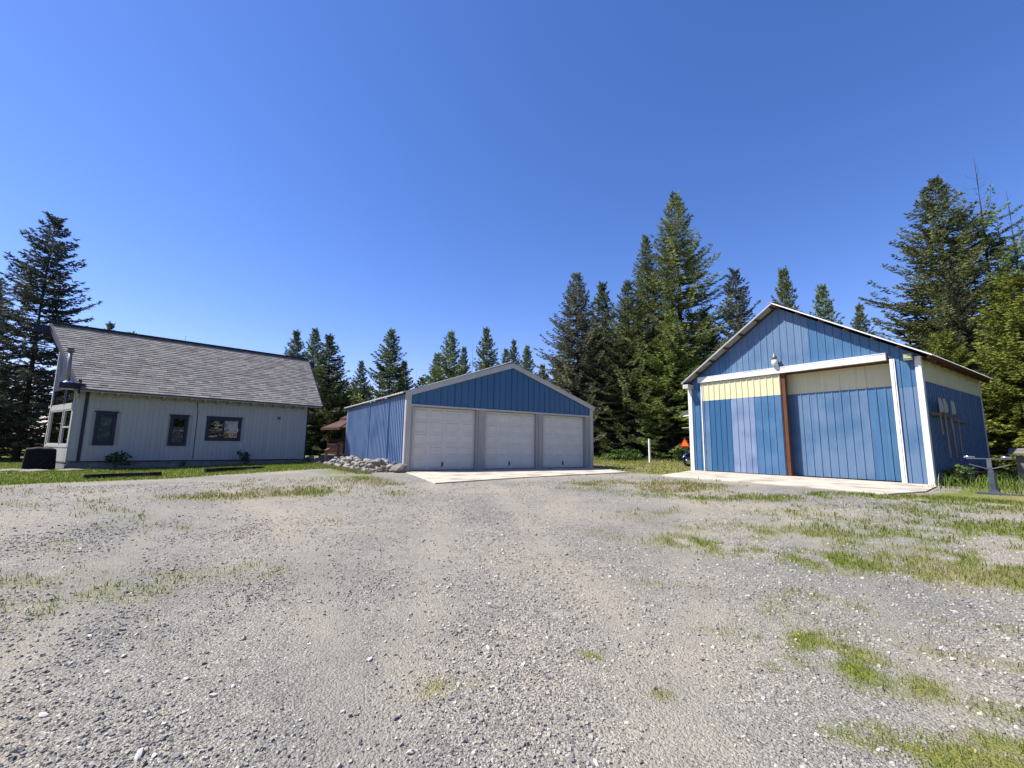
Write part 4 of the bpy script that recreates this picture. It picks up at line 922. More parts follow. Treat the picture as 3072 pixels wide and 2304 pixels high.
x, y, _ = G.w(-2.4, 9.3); rock((x, y, .05), (.36, .26, .16), ROCKS[7], 'flat pale stone lying in the grass left of the rock bank', None, (.05, .05, .5))
# flat flagstones under the covered box at the house corner
for (x, y, a, b, lab) in ((-15.55, 13.95, .55, .34, 'flat flagstone at the left foot of the black covered box'), (-14.75, 13.85, .48, .30, 'dark flat flagstone before the black covered box'), (-14.15, 14.35, .46, .26, 'small flat flagstone right of the black covered box'), (-17.2, 14.6, .7, .4, 'pale flat stone on the lawn at the far left')):
    x, y = x*HS, y*HS; rock((x, y, float(gz(x, y))+.02), (a, b, .11), ROCKS[8], lab, None, (.02, .02, random.uniform(0, 3)), 'flagstone')

# ------------------------------------------------------------------ gazebo
def gazebo():
    M_RED = pmat('redwood_stain', lin(66, 42, 38), lin(88, 58, 50), 4, .8, .25, 14, (8, 8, 1), .2)
    M_RSH = pmat('brown_shingle', lin(82, 66, 62), lin(104, 84, 78), 9, .95, .5, 30, (1, 1, 1), .1, rnd=.12)
    cx, cy, R0 = -11.55, 33.2, 2.0
    t = thing('gazebo', 'dark red wooden gazebo with two-tier shingle roof behind the garage', 'gazebo', (cx, cy, 0), R(-8))
    hexp = lambda r, z, k: (r*math.cos(R(60*k+30)), r*math.sin(R(60*k+30)), z)
    b = MB(); b.prism([hexp(2.35, 0, k)[:2] for k in range(6)], .02, .16); b.build('deck', M_RED, t)
    b = MB(); b.prism([hexp(2.42, 0, k)[:2] for k in range(6)], .161, .20); b.build('deck_edge', M_GREYWOOD, t)
    for k in range(6):
        p = hexp(R0, .2, k); q = hexp(R0, 2.1, k); MB().bar(p, q, .12, .12, (1, 0, 0)).build('post', M_RED, t)
        a, c = Vector(hexp(R0, 0, k)), Vector(hexp(R0, 0, k+1))
        MB().bar(a+Vector((0, 0, 2.0)), c+Vector((0, 0, 2.0)), .06, .2).build('top_beam', M_RED, t)
        if k == 4: continue
        pn = bpy.data.objects.new('wall_panel', MB().bar(a+Vector((0, 0, .92)), c+Vector((0, 0, .92)), .07, .09).bar(a+Vector((0, 0, .27)), c+Vector((0, 0, .27)), .06, .09).bar(a+Vector((0, 0, 1.22)), c+Vector((0, 0, 1.22)), .07, .07).mesh('wall_panel', M_RED)); link(pn, t)
        for q in range(5):
            s = (q+1)/6; m = a.lerp(c, s); MB().bar(m+Vector((0, 0, .3)), m+Vector((0, 0, 1.2)), .07 if q in (0, 2, 4) else .04, .04, (c-a)).build('stile', M_RED, pn)
        for q in range(6): MB().bar(a.lerp(c, .04)+Vector((0, 0, .36+.09*q)), a.lerp(c, .96)+Vector((0, 0, .36+.09*q)), .02, .05).build('slat', M_RED, pn)
    for lo, hi, rl, rh, nm, nrow in ((2.08, 2.78, 2.55, 1.05, 'roof', 8), (2.82, 3.50, 1.30, .05, 'cupola_roof', 6)):
        rf = bpy.data.objects.new(nm, None); link(rf, t)
        for k in range(6):
            b = MB(); A, Bq, C_, D_ = hexp(rl, lo, k), hexp(rl, lo, k+1), hexp(rh, hi, k+1), hexp(rh, hi, k)
            b.add([A, Bq, C_, D_]+[(p[0], p[1], p[2]-.05) for p in (A, Bq, C_, D_)], [(0, 1, 2, 3), (7, 6, 5, 4), (0, 4, 5, 1), (1, 5, 6, 2), (2, 6, 7, 3), (3, 7, 4, 0)]); b.build('roof_face', M_RSH, rf)
            for r_ in range(nrow):
                f0, f1 = r_/nrow, (r_+1.15)/nrow; a0 = Vector(A).lerp(Vector(D_), f0); b0 = Vector(Bq).lerp(Vector(C_), f0); a1 = Vector(A).lerp(Vector(D_), min(1, f1)); b1 = Vector(Bq).lerp(Vector(C_), min(1, f1)); up = Vector((0, 0, .03))
                MB().add([a0, b0, b1, a1, a0+up, b0+up, b1+up*.3, a1+up*.3], [(0, 3, 2, 1), (4, 5, 6, 7), (0, 1, 5, 4), (1, 2, 6, 5), (2, 3, 7, 6), (3, 0, 4, 7)]).build('shingle_course', M_RSH, rf)
            MB().bar(Vector(A)+Vector((0, 0, -.06)), Vector(Bq)+Vector((0, 0, -.06)), .04, .16).build('fascia', M_RED, rf)
            MB().bar(Vector(A)+Vector((0, 0, .03)), Vector(D_)+Vector((0, 0, .03)), .10, .05).build('hip_cap', M_RSH, rf)
    b = MB(); b.prism([hexp(.95, 0, k)[:2] for k in range(6)], 2.6, 2.83); b.build('cupola_drum', M_RED, t)
gazebo()
def handrail():
    M_ = pmat('railing_wood', lin(112, 84, 70), lin(140, 108, 92), 5, .85, .25, 14, (6, 6, 1), .2)
    t = thing('stair_railing', 'slanted brown wooden stair railing at the end of the rock bank', 'railing', (-9.15, 22.0, 0), 0)
    MB().box(-.05, .05, -.05, .05, -.15, .68).build('post', M_, t); MB().box(-.06, .04, 1.5, 1.6, -.05, 1.0).build('post', M_, t)
    MB().bar((0, -.12, .63), (-.02, 1.75, 1.03), .10, .05).build('top_rail', M_, t); MB().bar((0, 0, .12), (-.02, 1.55, .36), .04, .09).build('lower_rail', M_, t)
    for k in range(4): MB().box(-.9, -.08, .05+.4*k, .47+.4*k, -.1, .04+.1*k).build('step', M_GREYWOOD, t)
handrail()

# ------------------------------------------------------------------ lawn edge timbers, covered box
for (x0, y0, x1, y1, lab) in ((-11.42, 11.98, -10.50, 13.45, 'dark landscape timber on the lawn below the left house windows'), (-10.06, 14.72, -9.20, 16.60, 'dark landscape timber on the lawn below the wide house window')):
    x0, y0, x1, y1 = [q*1.07 for q in (x0, y0, x1, y1)]
    t = thing('landscape_timber', lab, 'timber', ((x0+x1)/2, (y0+y1)/2, float(gz((x0+x1)/2, (y0+y1)/2))+.02), math.atan2(y1-y0, x1-x0), 'timbers edging the lawn'); L_ = math.hypot(x1-x0, y1-y0)
    MB().box(-L_/2, L_/2, -.07, .07, -.05, .115).build('beam', M_DARKWOOD, t, bevel=.012)
    for sx in (-1, 1): MB().tube([(sx*(L_/2-.2), 0, .10), (sx*(L_/2-.2), 0, .13)], .014, 6).build('spike', M_STEEL, t)
def covered_box():
    bm = bmesh.new(); bmesh.ops.create_cube(bm, size=1.); bmesh.ops.subdivide_edges(bm, edges=bm.edges[:], cuts=11, use_grid_fill=True)
    for v in bm.verts:
        x, y, z = v.co; h = z+.5
        taper = 1.06-.10*h; x2, y2 = x*.70*taper, y*.62*taper
        fold = .018*math.sin(x*26+y*19)*(1-h*.4)+.02*(vnoise(x*9+3, (y+z)*9, 4)-.5)
        if abs(x) > .45: x2 += math.copysign(fold, x)
        if abs(y) > .45: y2 += math.copysign(fold*1.4, y)
        zt = h*.74
        if h > .95: zt -= .10*abs(x)**2*2+.07*abs(y)**2*2+.012*math.sin(x*14)-.03*(x < -.1)*(-x)
        r = max(abs(x), abs(y))
        v.co = (x2, y2, zt)
    for _ in range(2): bmesh.ops.smooth_vert(bm, verts=[v for v in bm.verts if v.co.z > .1], factor=.4, use_axis_x=True, use_axis_y=True, use_axis_z=True)
    me = bpy.data.meshes.new('fabric_cover'); bm.to_mesh(me); bm.free(); me.polygons.foreach_set('use_smooth', [True]*len(me.polygons))
    me.materials.append(pmat('black_fabric_cover', (.005, .005, .0055), (.010, .010, .010), 9, .8, .5, 16, spec=.2))
    t = thing('covered_grill', 'black fabric cover over a boxy grill at the left house corner', 'grill cover', (-15.55*HS, 14.72*HS, -.13), R(48)); t.scale = (HS, HS, HS)
    link(bpy.data.objects.new('fabric_cover', me), t)
    MB().tube([(-.10, -.34, .05), (.05, -.345, .22), (.18, -.345, .40)], .010, 6).build('tie_strap', M_BLACK, t)
    MB().box(-.30, .30, -.24, .24, .0, .05).build('base_plate', M_STEEL, t)
covered_box()

# ------------------------------------------------------------------ white post, motorcycle with triangle, rail fence
t = thing('white_post', 'slim white marker post standing in the grass left of the barn', 'post', (9.5, 30.4, 0), R(20))
MB().box(-.06, .06, -.06, .06, -.2, 1.60).build('shaft', M_WHITE, t, bevel=.01); MB().box(-.066, .066, -.066, .066, 1.601, 1.63).build('cap', M_GREYW, t)
def motorcycle():
    t = thing('motorcycle', 'blue and black motorcycle half hidden behind the left barn corner', 'motorcycle', (10.16, 24.5, 0), R(12))
    blue = pmat('blue_enamel', lin(30, 70, 160), lin(40, 86, 180), 6, .2, spec=.6)
    for x, nm in ((-.42, 'rear'), (1.05, 'front')):
        wh = bpy.data.objects.new('wheel', None); link(wh, t); wh.location = (x, 0, .33)
        b = MB(); n = 22
        for i in range(n):
            a = 2*math.pi*i/n
            for j in range(8):
                c = 2*math.pi*j/8; r = .26+.075*math.cos(c); b.v.append((r*math.cos(a), .075*math.sin(c), r*math.sin(a)))
        for i in range(n):
            for j in range(8): b.f.append((i*8+j, i*8+(j+1) % 8, ((i+1) % n)*8+(j+1) % 8, ((i+1) % n)*8+j))
        b.build('tyre', M_BLACK, wh, True)
        b = MB()
        for i in range(n): b.bar((.19*math.cos(2*math.pi*i/n), 0, .19*math.sin(2*math.pi*i/n)), (.19*math.cos(2*math.pi*(i+1)/n), 0, .19*math.sin(2*math.pi*(i+1)/n)), .05, .02, (0, 1, 0))
        for i in range(10): b.bar((0, 0, 0), (.19*math.cos(.63*i), 0, .19*math.sin(.63*i)), .012, .012, (0, 1, 0))
        b.tube([(0, -.06, 0), (0, .06, 0)], .045, 10).build('rim', M_CHROME, wh)
    b = MB(); n = 12
    for i in range(n):
        a = R(20+140*i/(n-1))
        for y in (-.09, .09): b.v.append((-.42+.40*math.cos(a), y, .33+.40*math.sin(a)))
    b.f = [(2*i, 2*i+1, 2*i+3, 2*i+2) for i in range(n-1)]; o = b.build('rear_fender', blue, t, True); o.modifiers.new('s', 'SOLIDIFY').thickness = .012
    MB().tube([(-.38, 0, .74), (.0, 0, .76), (.25, 0, .70)], [.10, .15, .11], 12).build('seat', M_BLACK, t, True)
    MB().tube([(.22, 0, .74), (.42, 0, .84), (.72, 0, .80)], [.11, .17, .09], 14).build('fuel_tank', blue, t, True)
    MB().tube([(.1, 0, .28), (.15, 0, .58)], [.17, .14], 10).tube([(.45, 0, .28), (.42, 0, .60)], [.15, .12], 10).build('engine', M_STEEL, t)
    MB().bar((-.42, .10, .33), (.3, .10, .45), .03, .04).bar((-.42, -.10, .33), (.3, -.10, .45), .03, .04).bar((.3, 0, .5), (.8, 0, .85), .05, .05).build('frame', M_STEEL, t)
    MB().tube([(.3, -.16, .25), (-.2, -.18, .28), (-.7, -.18, .36)], [.03, .045, .05], 10).build('exhaust', M_CHROME, t, True)
    MB().tube([(1.05, .09, .33), (.80, .09, .95)], .025, 8).tube([(1.05, -.09, .33), (.80, -.09, .95)], .025, 8).build('fork', M_CHROME, t)
    MB().tube([(.62, .38, 1.02), (.78, .12, 1.02), (.78, -.12, 1.02), (.62, -.38, 1.02)], .014, 8).build('handlebar', M_CHROME, t)
    MB().lathe([(.04, 0), (.09, .03), (.09, .10)], (.92, 0, .86), 12).build('headlamp', M_CHROME, t)
    MB().box(-.66, -.60, -.05, .05, .60, .68).build('tail_lamp', pmat('red_lens', (.35, .01, .01), None, rough=.2), t)
    mb = MB().tube([(-.50, 0, .55), (-.46, 0, 1.45)], .012, 6).build('flag_mast', M_STEEL, t)
motorcycle()
t = thing('reflector_triangle', 'bright orange slow-vehicle triangle with red border at the barn corner', 'reflector', (9.52, 24.25, 1.08), R(-38))
def tri(s, y0, y1, zc):
    p = [(-s, -s*.58), (s, -s*.58), (0, s*1.15)]; c = .18*s; q = []
    for i in range(3):
        a, b, d = Vector(p[i-1]), Vector(p[i]), Vector(p[(i+1) % 3]); q += [b+(a-b).normalized()*c, b+(d-b).normalized()*c]
    m = MB(); n = 6; m.add([(v.x, y0, v.y+zc) for v in q]+[(v.x, y1, v.y+zc) for v in q], [tuple(range(n)), tuple(reversed(range(n, 2*n)))]+[(i, n+i, n+(i+1) % n, (i+1) % n) for i in range(n)]); return m
tri(.29, .0, .006, .17).build('red_border', pmat('red_reflective', lin(190, 30, 16), None, rough=.4), t)
tri(.20, -.008, -.001, .17).build('orange_face', pmat('fluorescent_orange', (1.0, .16, .005), None, rough=.5), t)
MB().tube([(0, .02, .2), (.02, .04, -1.08)], .012, 6).build('mount_rod', M_STEEL, t)
t = thing('rail_fence', 'weathered rail fence in the shade under the firs left of the barn', 'fence', (14.5, 45.0, 0), R(-6))
for k in range(5): MB().box(-4+k*2-.05, -4+k*2+.05, -.05, .05, -.2, 1.25).build('post', M_GREYWOOD, t)
for z in (.55, 1.05): MB().bar((-4.1, -.07, z), (4.1, -.07, z), .03, .12).build('rail', M_GREYWOOD, t)

# ------------------------------------------------------------------ tools on the right barn wall
WB = 8.271
def barn_thing(name, label, cat, v, z, off=.0, group=None): return thing(name, label, cat, B.w(WB+.03+off, v, z), B.a, group)
t = barn_thing('tool_rack', 'wooden tool rack screwed to the shaded right barn wall', 'tool rack', 1.45, 2.20)
MB().box(.0, .10, -1.15, 1.10, -.05, .05).build('rail_board', M_GREYWOOD, t); 
for k in range(6): MB().tube([(.10, -1.0+.4*k, .0), (.22, -1.0+.4*k, .03)], .014, 6).build('peg', M_GREYWOOD, t)
t = barn_thing('wall_plank', 'narrow weathered plank on the shaded barn wall right of the tools', 'plank', 3.5, 2.10)
MB().box(.0, .06, -.85, .85, -.05, .05).build('board', M_GREYWOOD, t); MB().box(.06, .065, -.7, -.66, -.01, .01).build('nail', M_STEEL, t)
M_ASH = pmat('ash_handle', lin(150, 132, 100), lin(178, 160, 124), 5, .7, .1, 20, (5, 5, 1), .3)
def shovel(v, tilt, ln, lab, square=True):
    t = barn_thing('shovel', lab, 'shovel', v, 2.24, .13, 'tools hung on the barn wall'); t.rotation_euler = (tilt, 0, B.a)
    MB().tube([(0, 0, .02), (0, 0, -ln)], .019, 8).build('handle', M_ASH, t)
    b = MB(); w0, w1 = (.20, .23) if square else (.15, .21)
    pr = [(-w1*.75, .02), (-w1, .10), (-w0, .40), (-w0*.55, .47), (0, .50 if not square else .47), (w0*.55, .47), (w0, .40), (w1, .10), (w1*.75, .02)]
    n = len(pr); b.add([(.02+.03*abs(p[0])/.13, p[0], p[1]) for p in pr]+[(.006+.03*abs(p[0])/.13, p[0], p[1]) for p in pr], [tuple(range(n)), tuple(reversed(range(n, 2*n)))]+[(i, n+i, n+(i+1) % n, (i+1) % n) for i in range(n)])
    b.build('blade', pmat('worn_blade', lin(170, 160, 142), lin(200, 190, 170), 8, .6, .1, 20), t)
shovel(.75, .12, .70, 'short-handled shovel leftmost on the barn tool rack', False)
shovel(1.25, .10, 1.35, 'middle shovel on the barn tool rack', False)
shovel(2.05, .0, 1.25, 'wide-bladed shovel rightmost on the barn tool rack')
def long_tool(v, tilt, ln, lab, name, cat):
    t = barn_thing(name, lab, cat, v, 2.14, .20, 'tools hung on the barn wall'); t.rotation_euler = (tilt, 0, B.a)
    MB().tube([(0, 0, .0), (0, 0, -ln)], .017, 8).build('handle', M_ASH, t)
    if name == 'rake':
        m = MB().box(-.01, .02, -.20, .20, .0, .03)
        m.build('head', M_STEEL, t)
        for k in range(9): MB().box(.02, .09, -.19+.0465*k, -.18+.0465*k, .008, .018).build('tine', M_STEEL, t)
    else: MB().box(-.01, .10, -.08, .08, .0, .02).bar((0, 0, -.1), (.05, 0, .01), .015, .015).build('head', M_STEEL, t)
long_tool(.95, .07, 1.30, 'thin hoe hanging between the left shovels', 'hoe', 'hoe')
long_tool(1.55, .20, 1.32, 'yellow-handled rake slanting across the other tools', 'rake', 'rake')
long_tool(2.45, -.02, 1.18, 'thin hoe hanging at the right end of the rack', 'hoe', 'hoe')

# ------------------------------------------------------------------ workshop stand and wooden bin at the right edge
def tool_stand():
    t = thing('workshop_stand', 'grey steel workshop stand with crossbars in the tall grass', 'stand', (11.98, 11.15, float(gz(11.98, 11.15))), R(-40)); t.scale = (.85, .7, 1.)
    st = pmat('painted_steel', lin(70, 78, 88), lin(96, 104, 114), 6, .4, .06, 30, spec=.5, metal=.2)
    MB().box(-.34, .30, -.22, .22, .0, .035).build('base_plate', st, t); MB().box(.25, .62, -.10, .10, .0, .03).build('base_foot', st, t)
    MB().add([(-.08, -.08, .035), (.17, -.08, .035), (.17, .08, .035), (-.08, .08, .035), (-.048, -.063, .13), (.078, -.063, .13), (.078, .063, .13), (-.048, .063, .13)], [(0, 3, 2, 1), (4, 5, 6, 7), (0, 1, 5, 4), (1, 2, 6, 5), (2, 3, 7, 6), (3, 0, 4, 7)]).build('gusset', st, t)
    MB().box(-.045, .075, -.06, .06, .12, .66).build('column', st, t, bevel=.008); MB().box(.076, .12, -.05, .05, .10, .56).build('lever_channel', M_BLACK, t)
    MB().box(-.035, .055, -.045, .045, .661, .86).build('upper_column', M_STEEL, t)
    MB().bar((-.45, 0, .545), (.14, 0, .545), .035, .025).build('lower_arm', M_BLACK, t)
    for sx in (-1, 1):
        tr_ = MB(); tr_.add([(sx*.05, -.10, .62), (sx*.05, .10, .62), (sx*.40, .13, .72), (sx*.40, -.13, .72), (sx*.05, -.10, .64), (sx*.05, .10, .64), (sx*.40, .13, .74), (sx*.40, -.13, .74)], [(0, 1, 2, 3), (7, 6, 5, 4), (0, 4, 5, 1), (1, 5, 6, 2), (2, 6, 7, 3), (3, 7, 4, 0)]); tr_.build('support_wing', M_STEEL, t)
    MB().bar((-.45, 0, .875), (.45, 0, .875), .045, .025).build('crossbar', M_STEEL, t)
    for x in (-.40, .36): MB().tube([(x-.10, 0, .915), (x+.12, 0, .915)], .024, 8).build('roller', M_CHROME, t, True)
    for x in (-.44, -.28, .28, .44): MB().box(x-.012, x+.012, -.02, .02, .888, .93).build('clamp', M_STEEL, t)
tool_stand()
def wooden_bin():
    t = thing('wooden_bin', 'weathered grey plank bin with sloping lid at the right edge', 'bin', (16.2, 13.3, 0), R(-50))
    for z in range(4): 
        MB().box(-.70, .70, -.50, -.47, .30+.155*z, .445+.155*z).build('plank', M_GREYWOOD, t); MB().box(-.70, -.67, -.47, .5, .30+.155*z, .445+.155*z).build('plank', M_GREYWOOD, t)
        MB().box(.67, .70, -.47, .5, .30+.155*z, .445+.155*z).build('plank', M_GREYWOOD, t); MB().box(-.70, .70, .501, .53, .30+.155*z, .445+.155*z).build('plank', M_GREYWOOD, t)
    for sx in (-.62, .62):
        for sy in (-.44, .46): MB().box(sx-.045, sx+.045, sy-.045, sy+.045, -.1, .93).build('leg', M_GREYWOOD, t)
    lid = bpy.data.objects.new('lid', MB().bar((-.82, -.62, .98), (.82, -.62, .98), .04, .05).mesh('lid', M_GREYWOOD)); link(lid, t)
    for k in range(6): MB().bar((-.84, -.55+.21*k, .985+.03*k), (.84, -.55+.21*k, .985+.03*k), .20, .03, (0, -.14, 1)).build('lid_board', M_GREYWOOD, lid)
    MB().bar((-.3, -.53, .35), (.1, -.53, .92), .06, .03, (0, 1, 0)).build('brace', M_GREYWOOD, t)
wooden_bin()
t = thing('white_bucket', 'small white plastic bucket in the grass below the plank bin', 'bucket', (14.6, 12.2, 0), 0)
MB().lathe([(.11, 0), (.14, .02), (.155, .26), (.165, .265), (.165, .29), (.15, .29)], (0, 0, 0), 16).build('pail', M_WHITE, t, True)
MB().tube([(.16*math.cos(a), .16*math.sin(a)*.3-.1, .28-.12*math.sin(a)) for a in np.linspace(0, math.pi, 9)], .006, 5).build('bail', M_STEEL, t)

# ------------------------------------------------------------------ gravel
def gravel():
    g = np.random.default_rng(12); P = []; S = []
    for r0, r1, dens, s0, s1 in ((1.7, 3.2, 2700, .0045, .0125), (3.2, 5.2, 1500, .0055, .0135), (5.2, 8.5, 760, .0070, .0145), (8.5, 14., 150, .010, .017)):
        n = int(dens*(r1*r1-r0*r0)/2*R(118)); r = np.sqrt(g.uniform(r0*r0, r1*r1, n)); a = g.uniform(-R(59), R(59), n); x, y = np.sin(a)*r, np.cos(a)*r
        coarse = fbm(x*.9, y*.9, 77, 3)
        keep = g.random(n) < np.clip((coarse-.30)*2.9, .10, 1.)*(1-.78*tracks(x, y))
        x, y = x[keep], y[keep]; m, _ = masks(x, y); k2 = g.random(len(x)) > m*1.15; x, y = x[k2], y[k2]
        s = s0+(s1-s0)*g.random(len(x))**2.2; big = g.random(len(x)) < .010; s = np.where(big, s*1.6, s)
        P.append(np.stack([x, y], 1)); S.append(s)
    P = np.concatenate(P); S = np.concatenate(S); n = len(P)
    base = np.array([(-1, -1, -1), (1, -1, -1), (1, 1, -1), (-1, 1, -1), (-1, -1, 1), (1, -1, 1), (1, 1, 1), (-1, 1, 1)], float)*np.array([.78, .62, .5])
    tri_ = np.array([(0, 2, 1), (0, 3, 2), (4, 5, 6), (4, 6, 7), (0, 1, 5), (0, 5, 4), (1, 2, 6), (1, 6, 5), (2, 3, 7), (2, 7, 6), (3, 0, 4), (3, 4, 7)])
    V = base[None]*(1+g.uniform(-.42, .42, (n, 8, 3))); V[:, 4:, :2] *= g.uniform(.55, .95, (n, 1, 1))
    V *= (S*g.uniform(.8, 1.3, n))[:, None, None]
    a = g.uniform(0, 6.28, n); b = g.normal(0, .35, n); c = g.normal(0, .35, n)
    def rot(V, ax, an):
        i, j = [(1, 2), (0, 2), (0, 1)][ax]; cs, sn = np.cos(an)[:, None], np.sin(an)[:, None]; o = V.copy(); o[..., i] = V[..., i]*cs-V[..., j]*sn; o[..., j] = V[..., i]*sn+V[..., j]*cs; return o
    V = rot(rot(rot(V, 0, b), 1, c), 2, a)
    V[..., 0] += P[:, :1]; V[..., 1] += P[:, 1:]; V[..., 2] += (gz(P[:, 0], P[:, 1])+S*.18)[:, None]
    T = (np.arange(n)[:, None, None]*8+tri_[None]).reshape(-1, 3)
    pal = np.array([(.13, .130, .134), (.18, .177, .177), (.225, .216, .207), (.26, .248, .228), (.30, .272, .235), (.20, .188, .168), (.085, .086, .092), (.33, .315, .285), (.50, .485, .455)])
    k = g.choice(len(pal), n, p=[.11, .16, .20, .18, .12, .09, .03, .095, .015]); col = pal[k]*g.uniform(.9, 1.42, (n, 1))*np.array([(1.0, .975, .915)])
    o = link(bpy.data.objects.new('gravel_stones', np_mesh('gravel_stones', V.reshape(-1, 3), T, attr_mat('crushed_stone', 'tone', .88, bump=.5, bscale=220, spec=.25), np.repeat(col, 8, 0))))
    tag(o, 'loose crushed grey stone spread over the yard', 'gravel', None, 'stuff'); return n
NG = gravel()
M_PALE = pmat('pale_quartz', lin(206, 200, 190), lin(232, 228, 220), 20, .8, .4, 60, rnd=.1)
PALE = []
for i in range(4):
    me = ROCKS[i].copy(); me.materials.clear(); me.materials.append(M_PALE); PALE.append(me)
for (x, y) in [(-2.39,2.84),(-2.91,3.27),(-2.46,3.03),(-1.89,2.8),(-1.58,2.75),(-1.63,2.65),(-1.87,2.49),(-1.68,2.5),(-2.34,2.43),(-1.66,2.2),(-1.59,2.2),(-.9,3.09),(-1.11,4.46),(-.62,3.69),(-.5,3.61),(.13,3.44),(-.14,3.26),(.1,3.05),(-.09,2.8),(-.45,2.27),(.41,2.22),(.62,2.5),(2.53,3.87),(3.15,4.32),(3.71,3.88),(2.94,3.12),(2.69,2.68),(-.13,4.76)]:
    s = random.uniform(.014, .026)
    rock((x, y, float(gz(x, y))+s*.3), (s*random.uniform(1, 1.5), s, s*.8), random.choice(PALE), 'pale loose stone lying on the gravel yard', 'pale stones lying on the gravel', None, 'pale_stone')

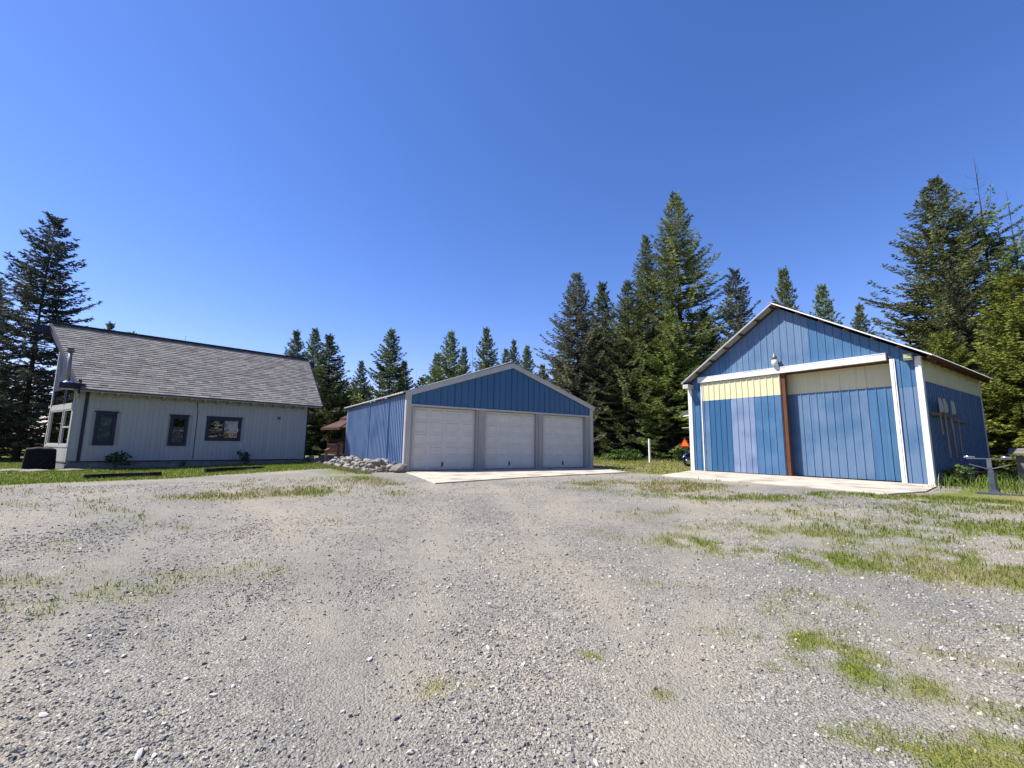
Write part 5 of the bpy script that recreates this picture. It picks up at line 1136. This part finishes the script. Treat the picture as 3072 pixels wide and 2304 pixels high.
# ------------------------------------------------------------------ grass
def grass():
    g = np.random.default_rng(15); M_G = attr_mat('grass_blade', 'tone', .6, .35, spec=.3)
    def blades(name, label, x, y, h, wd, tone, seedcol, cat='grass'):
        n = len(x); a = g.uniform(0, 6.28, n); lean = g.uniform(.15, .75, n)*h; la = g.uniform(0, 6.28, n); z = gz(x, y)
        sx, sy = np.cos(a)*wd/2, np.sin(a)*wd/2; lx, ly = np.cos(la)*lean, np.sin(la)*lean
        V = np.empty((n, 5, 3)); V[:, 0] = np.stack([x-sx, y-sy, z-.005], 1); V[:, 1] = np.stack([x+sx, y+sy, z-.005], 1)
        V[:, 2] = np.stack([x+sx*.8+lx*.35, y+sy*.8+ly*.35, z+h*.6], 1); V[:, 3] = np.stack([x-sx*.8+lx*.35, y-sy*.8+ly*.35, z+h*.6], 1); V[:, 4] = np.stack([x+lx, y+ly, z+h], 1)
        T = (np.arange(n)[:, None, None]*5+np.array([(0, 1, 2), (0, 2, 3), (3, 2, 4)])[None]).reshape(-1, 3)
        o = link(bpy.data.objects.new(name, np_mesh(name, V.reshape(-1, 3), T, M_G, np.repeat(tone, 5, 0)))); tag(o, label, cat, None, 'stuff')
    def tones(x, y, dry):
        n = len(x); gr = np.array([(.10, .145, .018)])*g.uniform(.65, 1.35, (n, 1))+np.array([(.05, .03, 0.)])*g.random((n, 1))
        dr = np.array([(.30, .25, .12)])*g.uniform(.6, 1.2, (n, 1)); pick = (g.random(n) < dry*.75+.06)[:, None]
        return np.where(pick, dr, gr)
    def scatter(r0, r1, dens, a0=-60, a1=60):
        n = int(dens*(r1*r1-r0*r0)/2*R(a1-a0)); r = np.sqrt(g.uniform(r0*r0, r1*r1, n)); a = np.radians(g.uniform(a0, a1, n)); return np.sin(a)*r, np.cos(a)*r
    def solid(x, y):     # inside a building, apron or slab
        gu = (x-G.x)*G.c+(y-G.y)*G.s; gv = -(x-G.x)*G.s+(y-G.y)*G.c; bu = (x-B.x)*B.c+(y-B.y)*B.s; bv = -(x-B.x)*B.s+(y-B.y)*B.c; hu = ((x-H.x)*H.c+(y-H.y)*H.s)/HS; hv = (-(x-H.x)*H.s+(y-H.y)*H.c)/HS
        return ((gu > -.1) & (gu < 9.5) & (gv > -.1) & (gv < 9.4)) | ((gu > -.8) & (gu < 9.35-(-gv)*.33) & (gv <= 0) & (gv > -4.3+.11*np.clip(gu, 0, 9))) | ((bu > -.1) & (bu < 8.35) & (bv > -.1) & (bv < 7.4)) | ((bu > -.4*bv) & (bu < 8.75) & (bv <= 0) & (bv > -4.82)) | ((hu > -.9) & (hu < 7.6) & (hv > -.1) & (hv < 6.5))
    # short turf growing through the gravel, near
    xs, ys, hs, ws = [], [], [], []
    for r0, r1, dens, h0, w0 in ((1.7, 4.2, 5200, .022, .0034), (4.2, 8.5, 1500, .042, .006), (8.5, 14.5, 760, .055, .011)):
        x, y = scatter(r0, r1, dens); m, d = masks(x, y); k = (g.random(len(x)) < np.clip((m-.15)*1.35, 0, 1)) & ~solid(x, y); x, y = x[k], y[k]; xs.append(x); ys.append(y)
        hs.append(h0*g.uniform(.4, 1.5, len(x))); ws.append(w0*g.uniform(.7, 1.3, len(x)))
    x, y, h, wd = map(np.concatenate, (xs, ys, hs, ws)); _, d = masks(x, y); blades('yard_grass', 'short grass and moss growing through the gravel', x, y, h, wd, tones(x, y, d*.8), 0)
    # yellow flowers in the near patch
    x, y = scatter(1.9, 4.2, 1600, 25, 56); m, d = masks(x, y); k = (m > .62) & (g.random(len(x)) < .16); x, y = x[k], y[k]; n = len(x)
    blades('yellow_flowers', 'tiny yellow flowers in the turf patch at lower right', x, y, g.uniform(.008, .018, n), g.uniform(.006, .011, n), np.tile(np.array([(.62, .52, .02)]), (n, 1)), 0, 'flowers')
    # lawn before the house
    x, y = scatter(9., 30., 260, -60, -16); m, d = masks(x, y); side = poly_side(x, y, LAWN) > -.3
    k = side & ~solid(x, y) & (g.random(len(x)) < m); x, y, d = x[k], y[k], d[k]; n = len(x)
    t = tones(x, y, d*.5)*np.array([(1.05, 1.15, .9)]); blades('lawn_grass', 'mown bright lawn before the grey house', x, y, g.uniform(.03, .075, n), g.uniform(.012, .022, n), t, 0)
    # field between the outbuildings
    x, y = scatter(14.5, 46., 75, 3, 30); m, d = masks(x, y); k = ~solid(x, y) & (g.random(len(x)) < m*.9); x, y, d = x[k], y[k], d[k]; n = len(x)
    far = np.clip((np.hypot(x, y)-33)/6, 0, 1)
    blades('field_grass', 'rough half-dry grass between garage and barn', x, y, g.uniform(.04, .10, n)*(1+far*4.), g.uniform(.02, .04, n), tones(x, y, d*(1-far)+.22)*(1.35-.2*far)[:, None], 0)
    # tall grass beside and behind the barn
    n = 15000; u = WB+.1+g.random(n)**.8*9; v = g.uniform(-2.6, 13, n); x = B.x+u*B.c-v*B.s; y = B.y+u*B.s+v*B.c
    edge = -1.7-.25*(u-WB)+.8*(vnoise(u*.9, v*.4, 5)-.5); tall = np.clip((v-edge)/1.1, 0, 1); k = (v > edge-.6) & (g.random(n) < .35+.65*tall) & ~((u < WB+.35) & (v > 1.)); x, y, tall = x[k], y[k], tall[k]; n = len(x)
    blades('tall_grass', 'tall green grass growing beside the right barn wall', x, y, (.05+.34*tall)*g.uniform(.5, 1.25, n), g.uniform(.010, .022, n), tones(x, y, np.full(n, .12))*np.array([(.9, 1.1, .9)]), 0)
    # weeds at the rock bank and along the house wall
    n = 2600; v = g.uniform(-.6, 10.5, n); u = -1.3-.35*np.clip(v/6, 0, 1)-np.abs(g.normal(0, .28, n)); x = G.x+u*G.c-v*G.s; y = G.y+u*G.s+v*G.c
    blades('bank_grass', 'pale grass fringe along the foot of the rock bank', x, y, g.uniform(.04, .14, n), g.uniform(.010, .018, n), tones(x, y, np.full(n, .45)), 0)
grass()
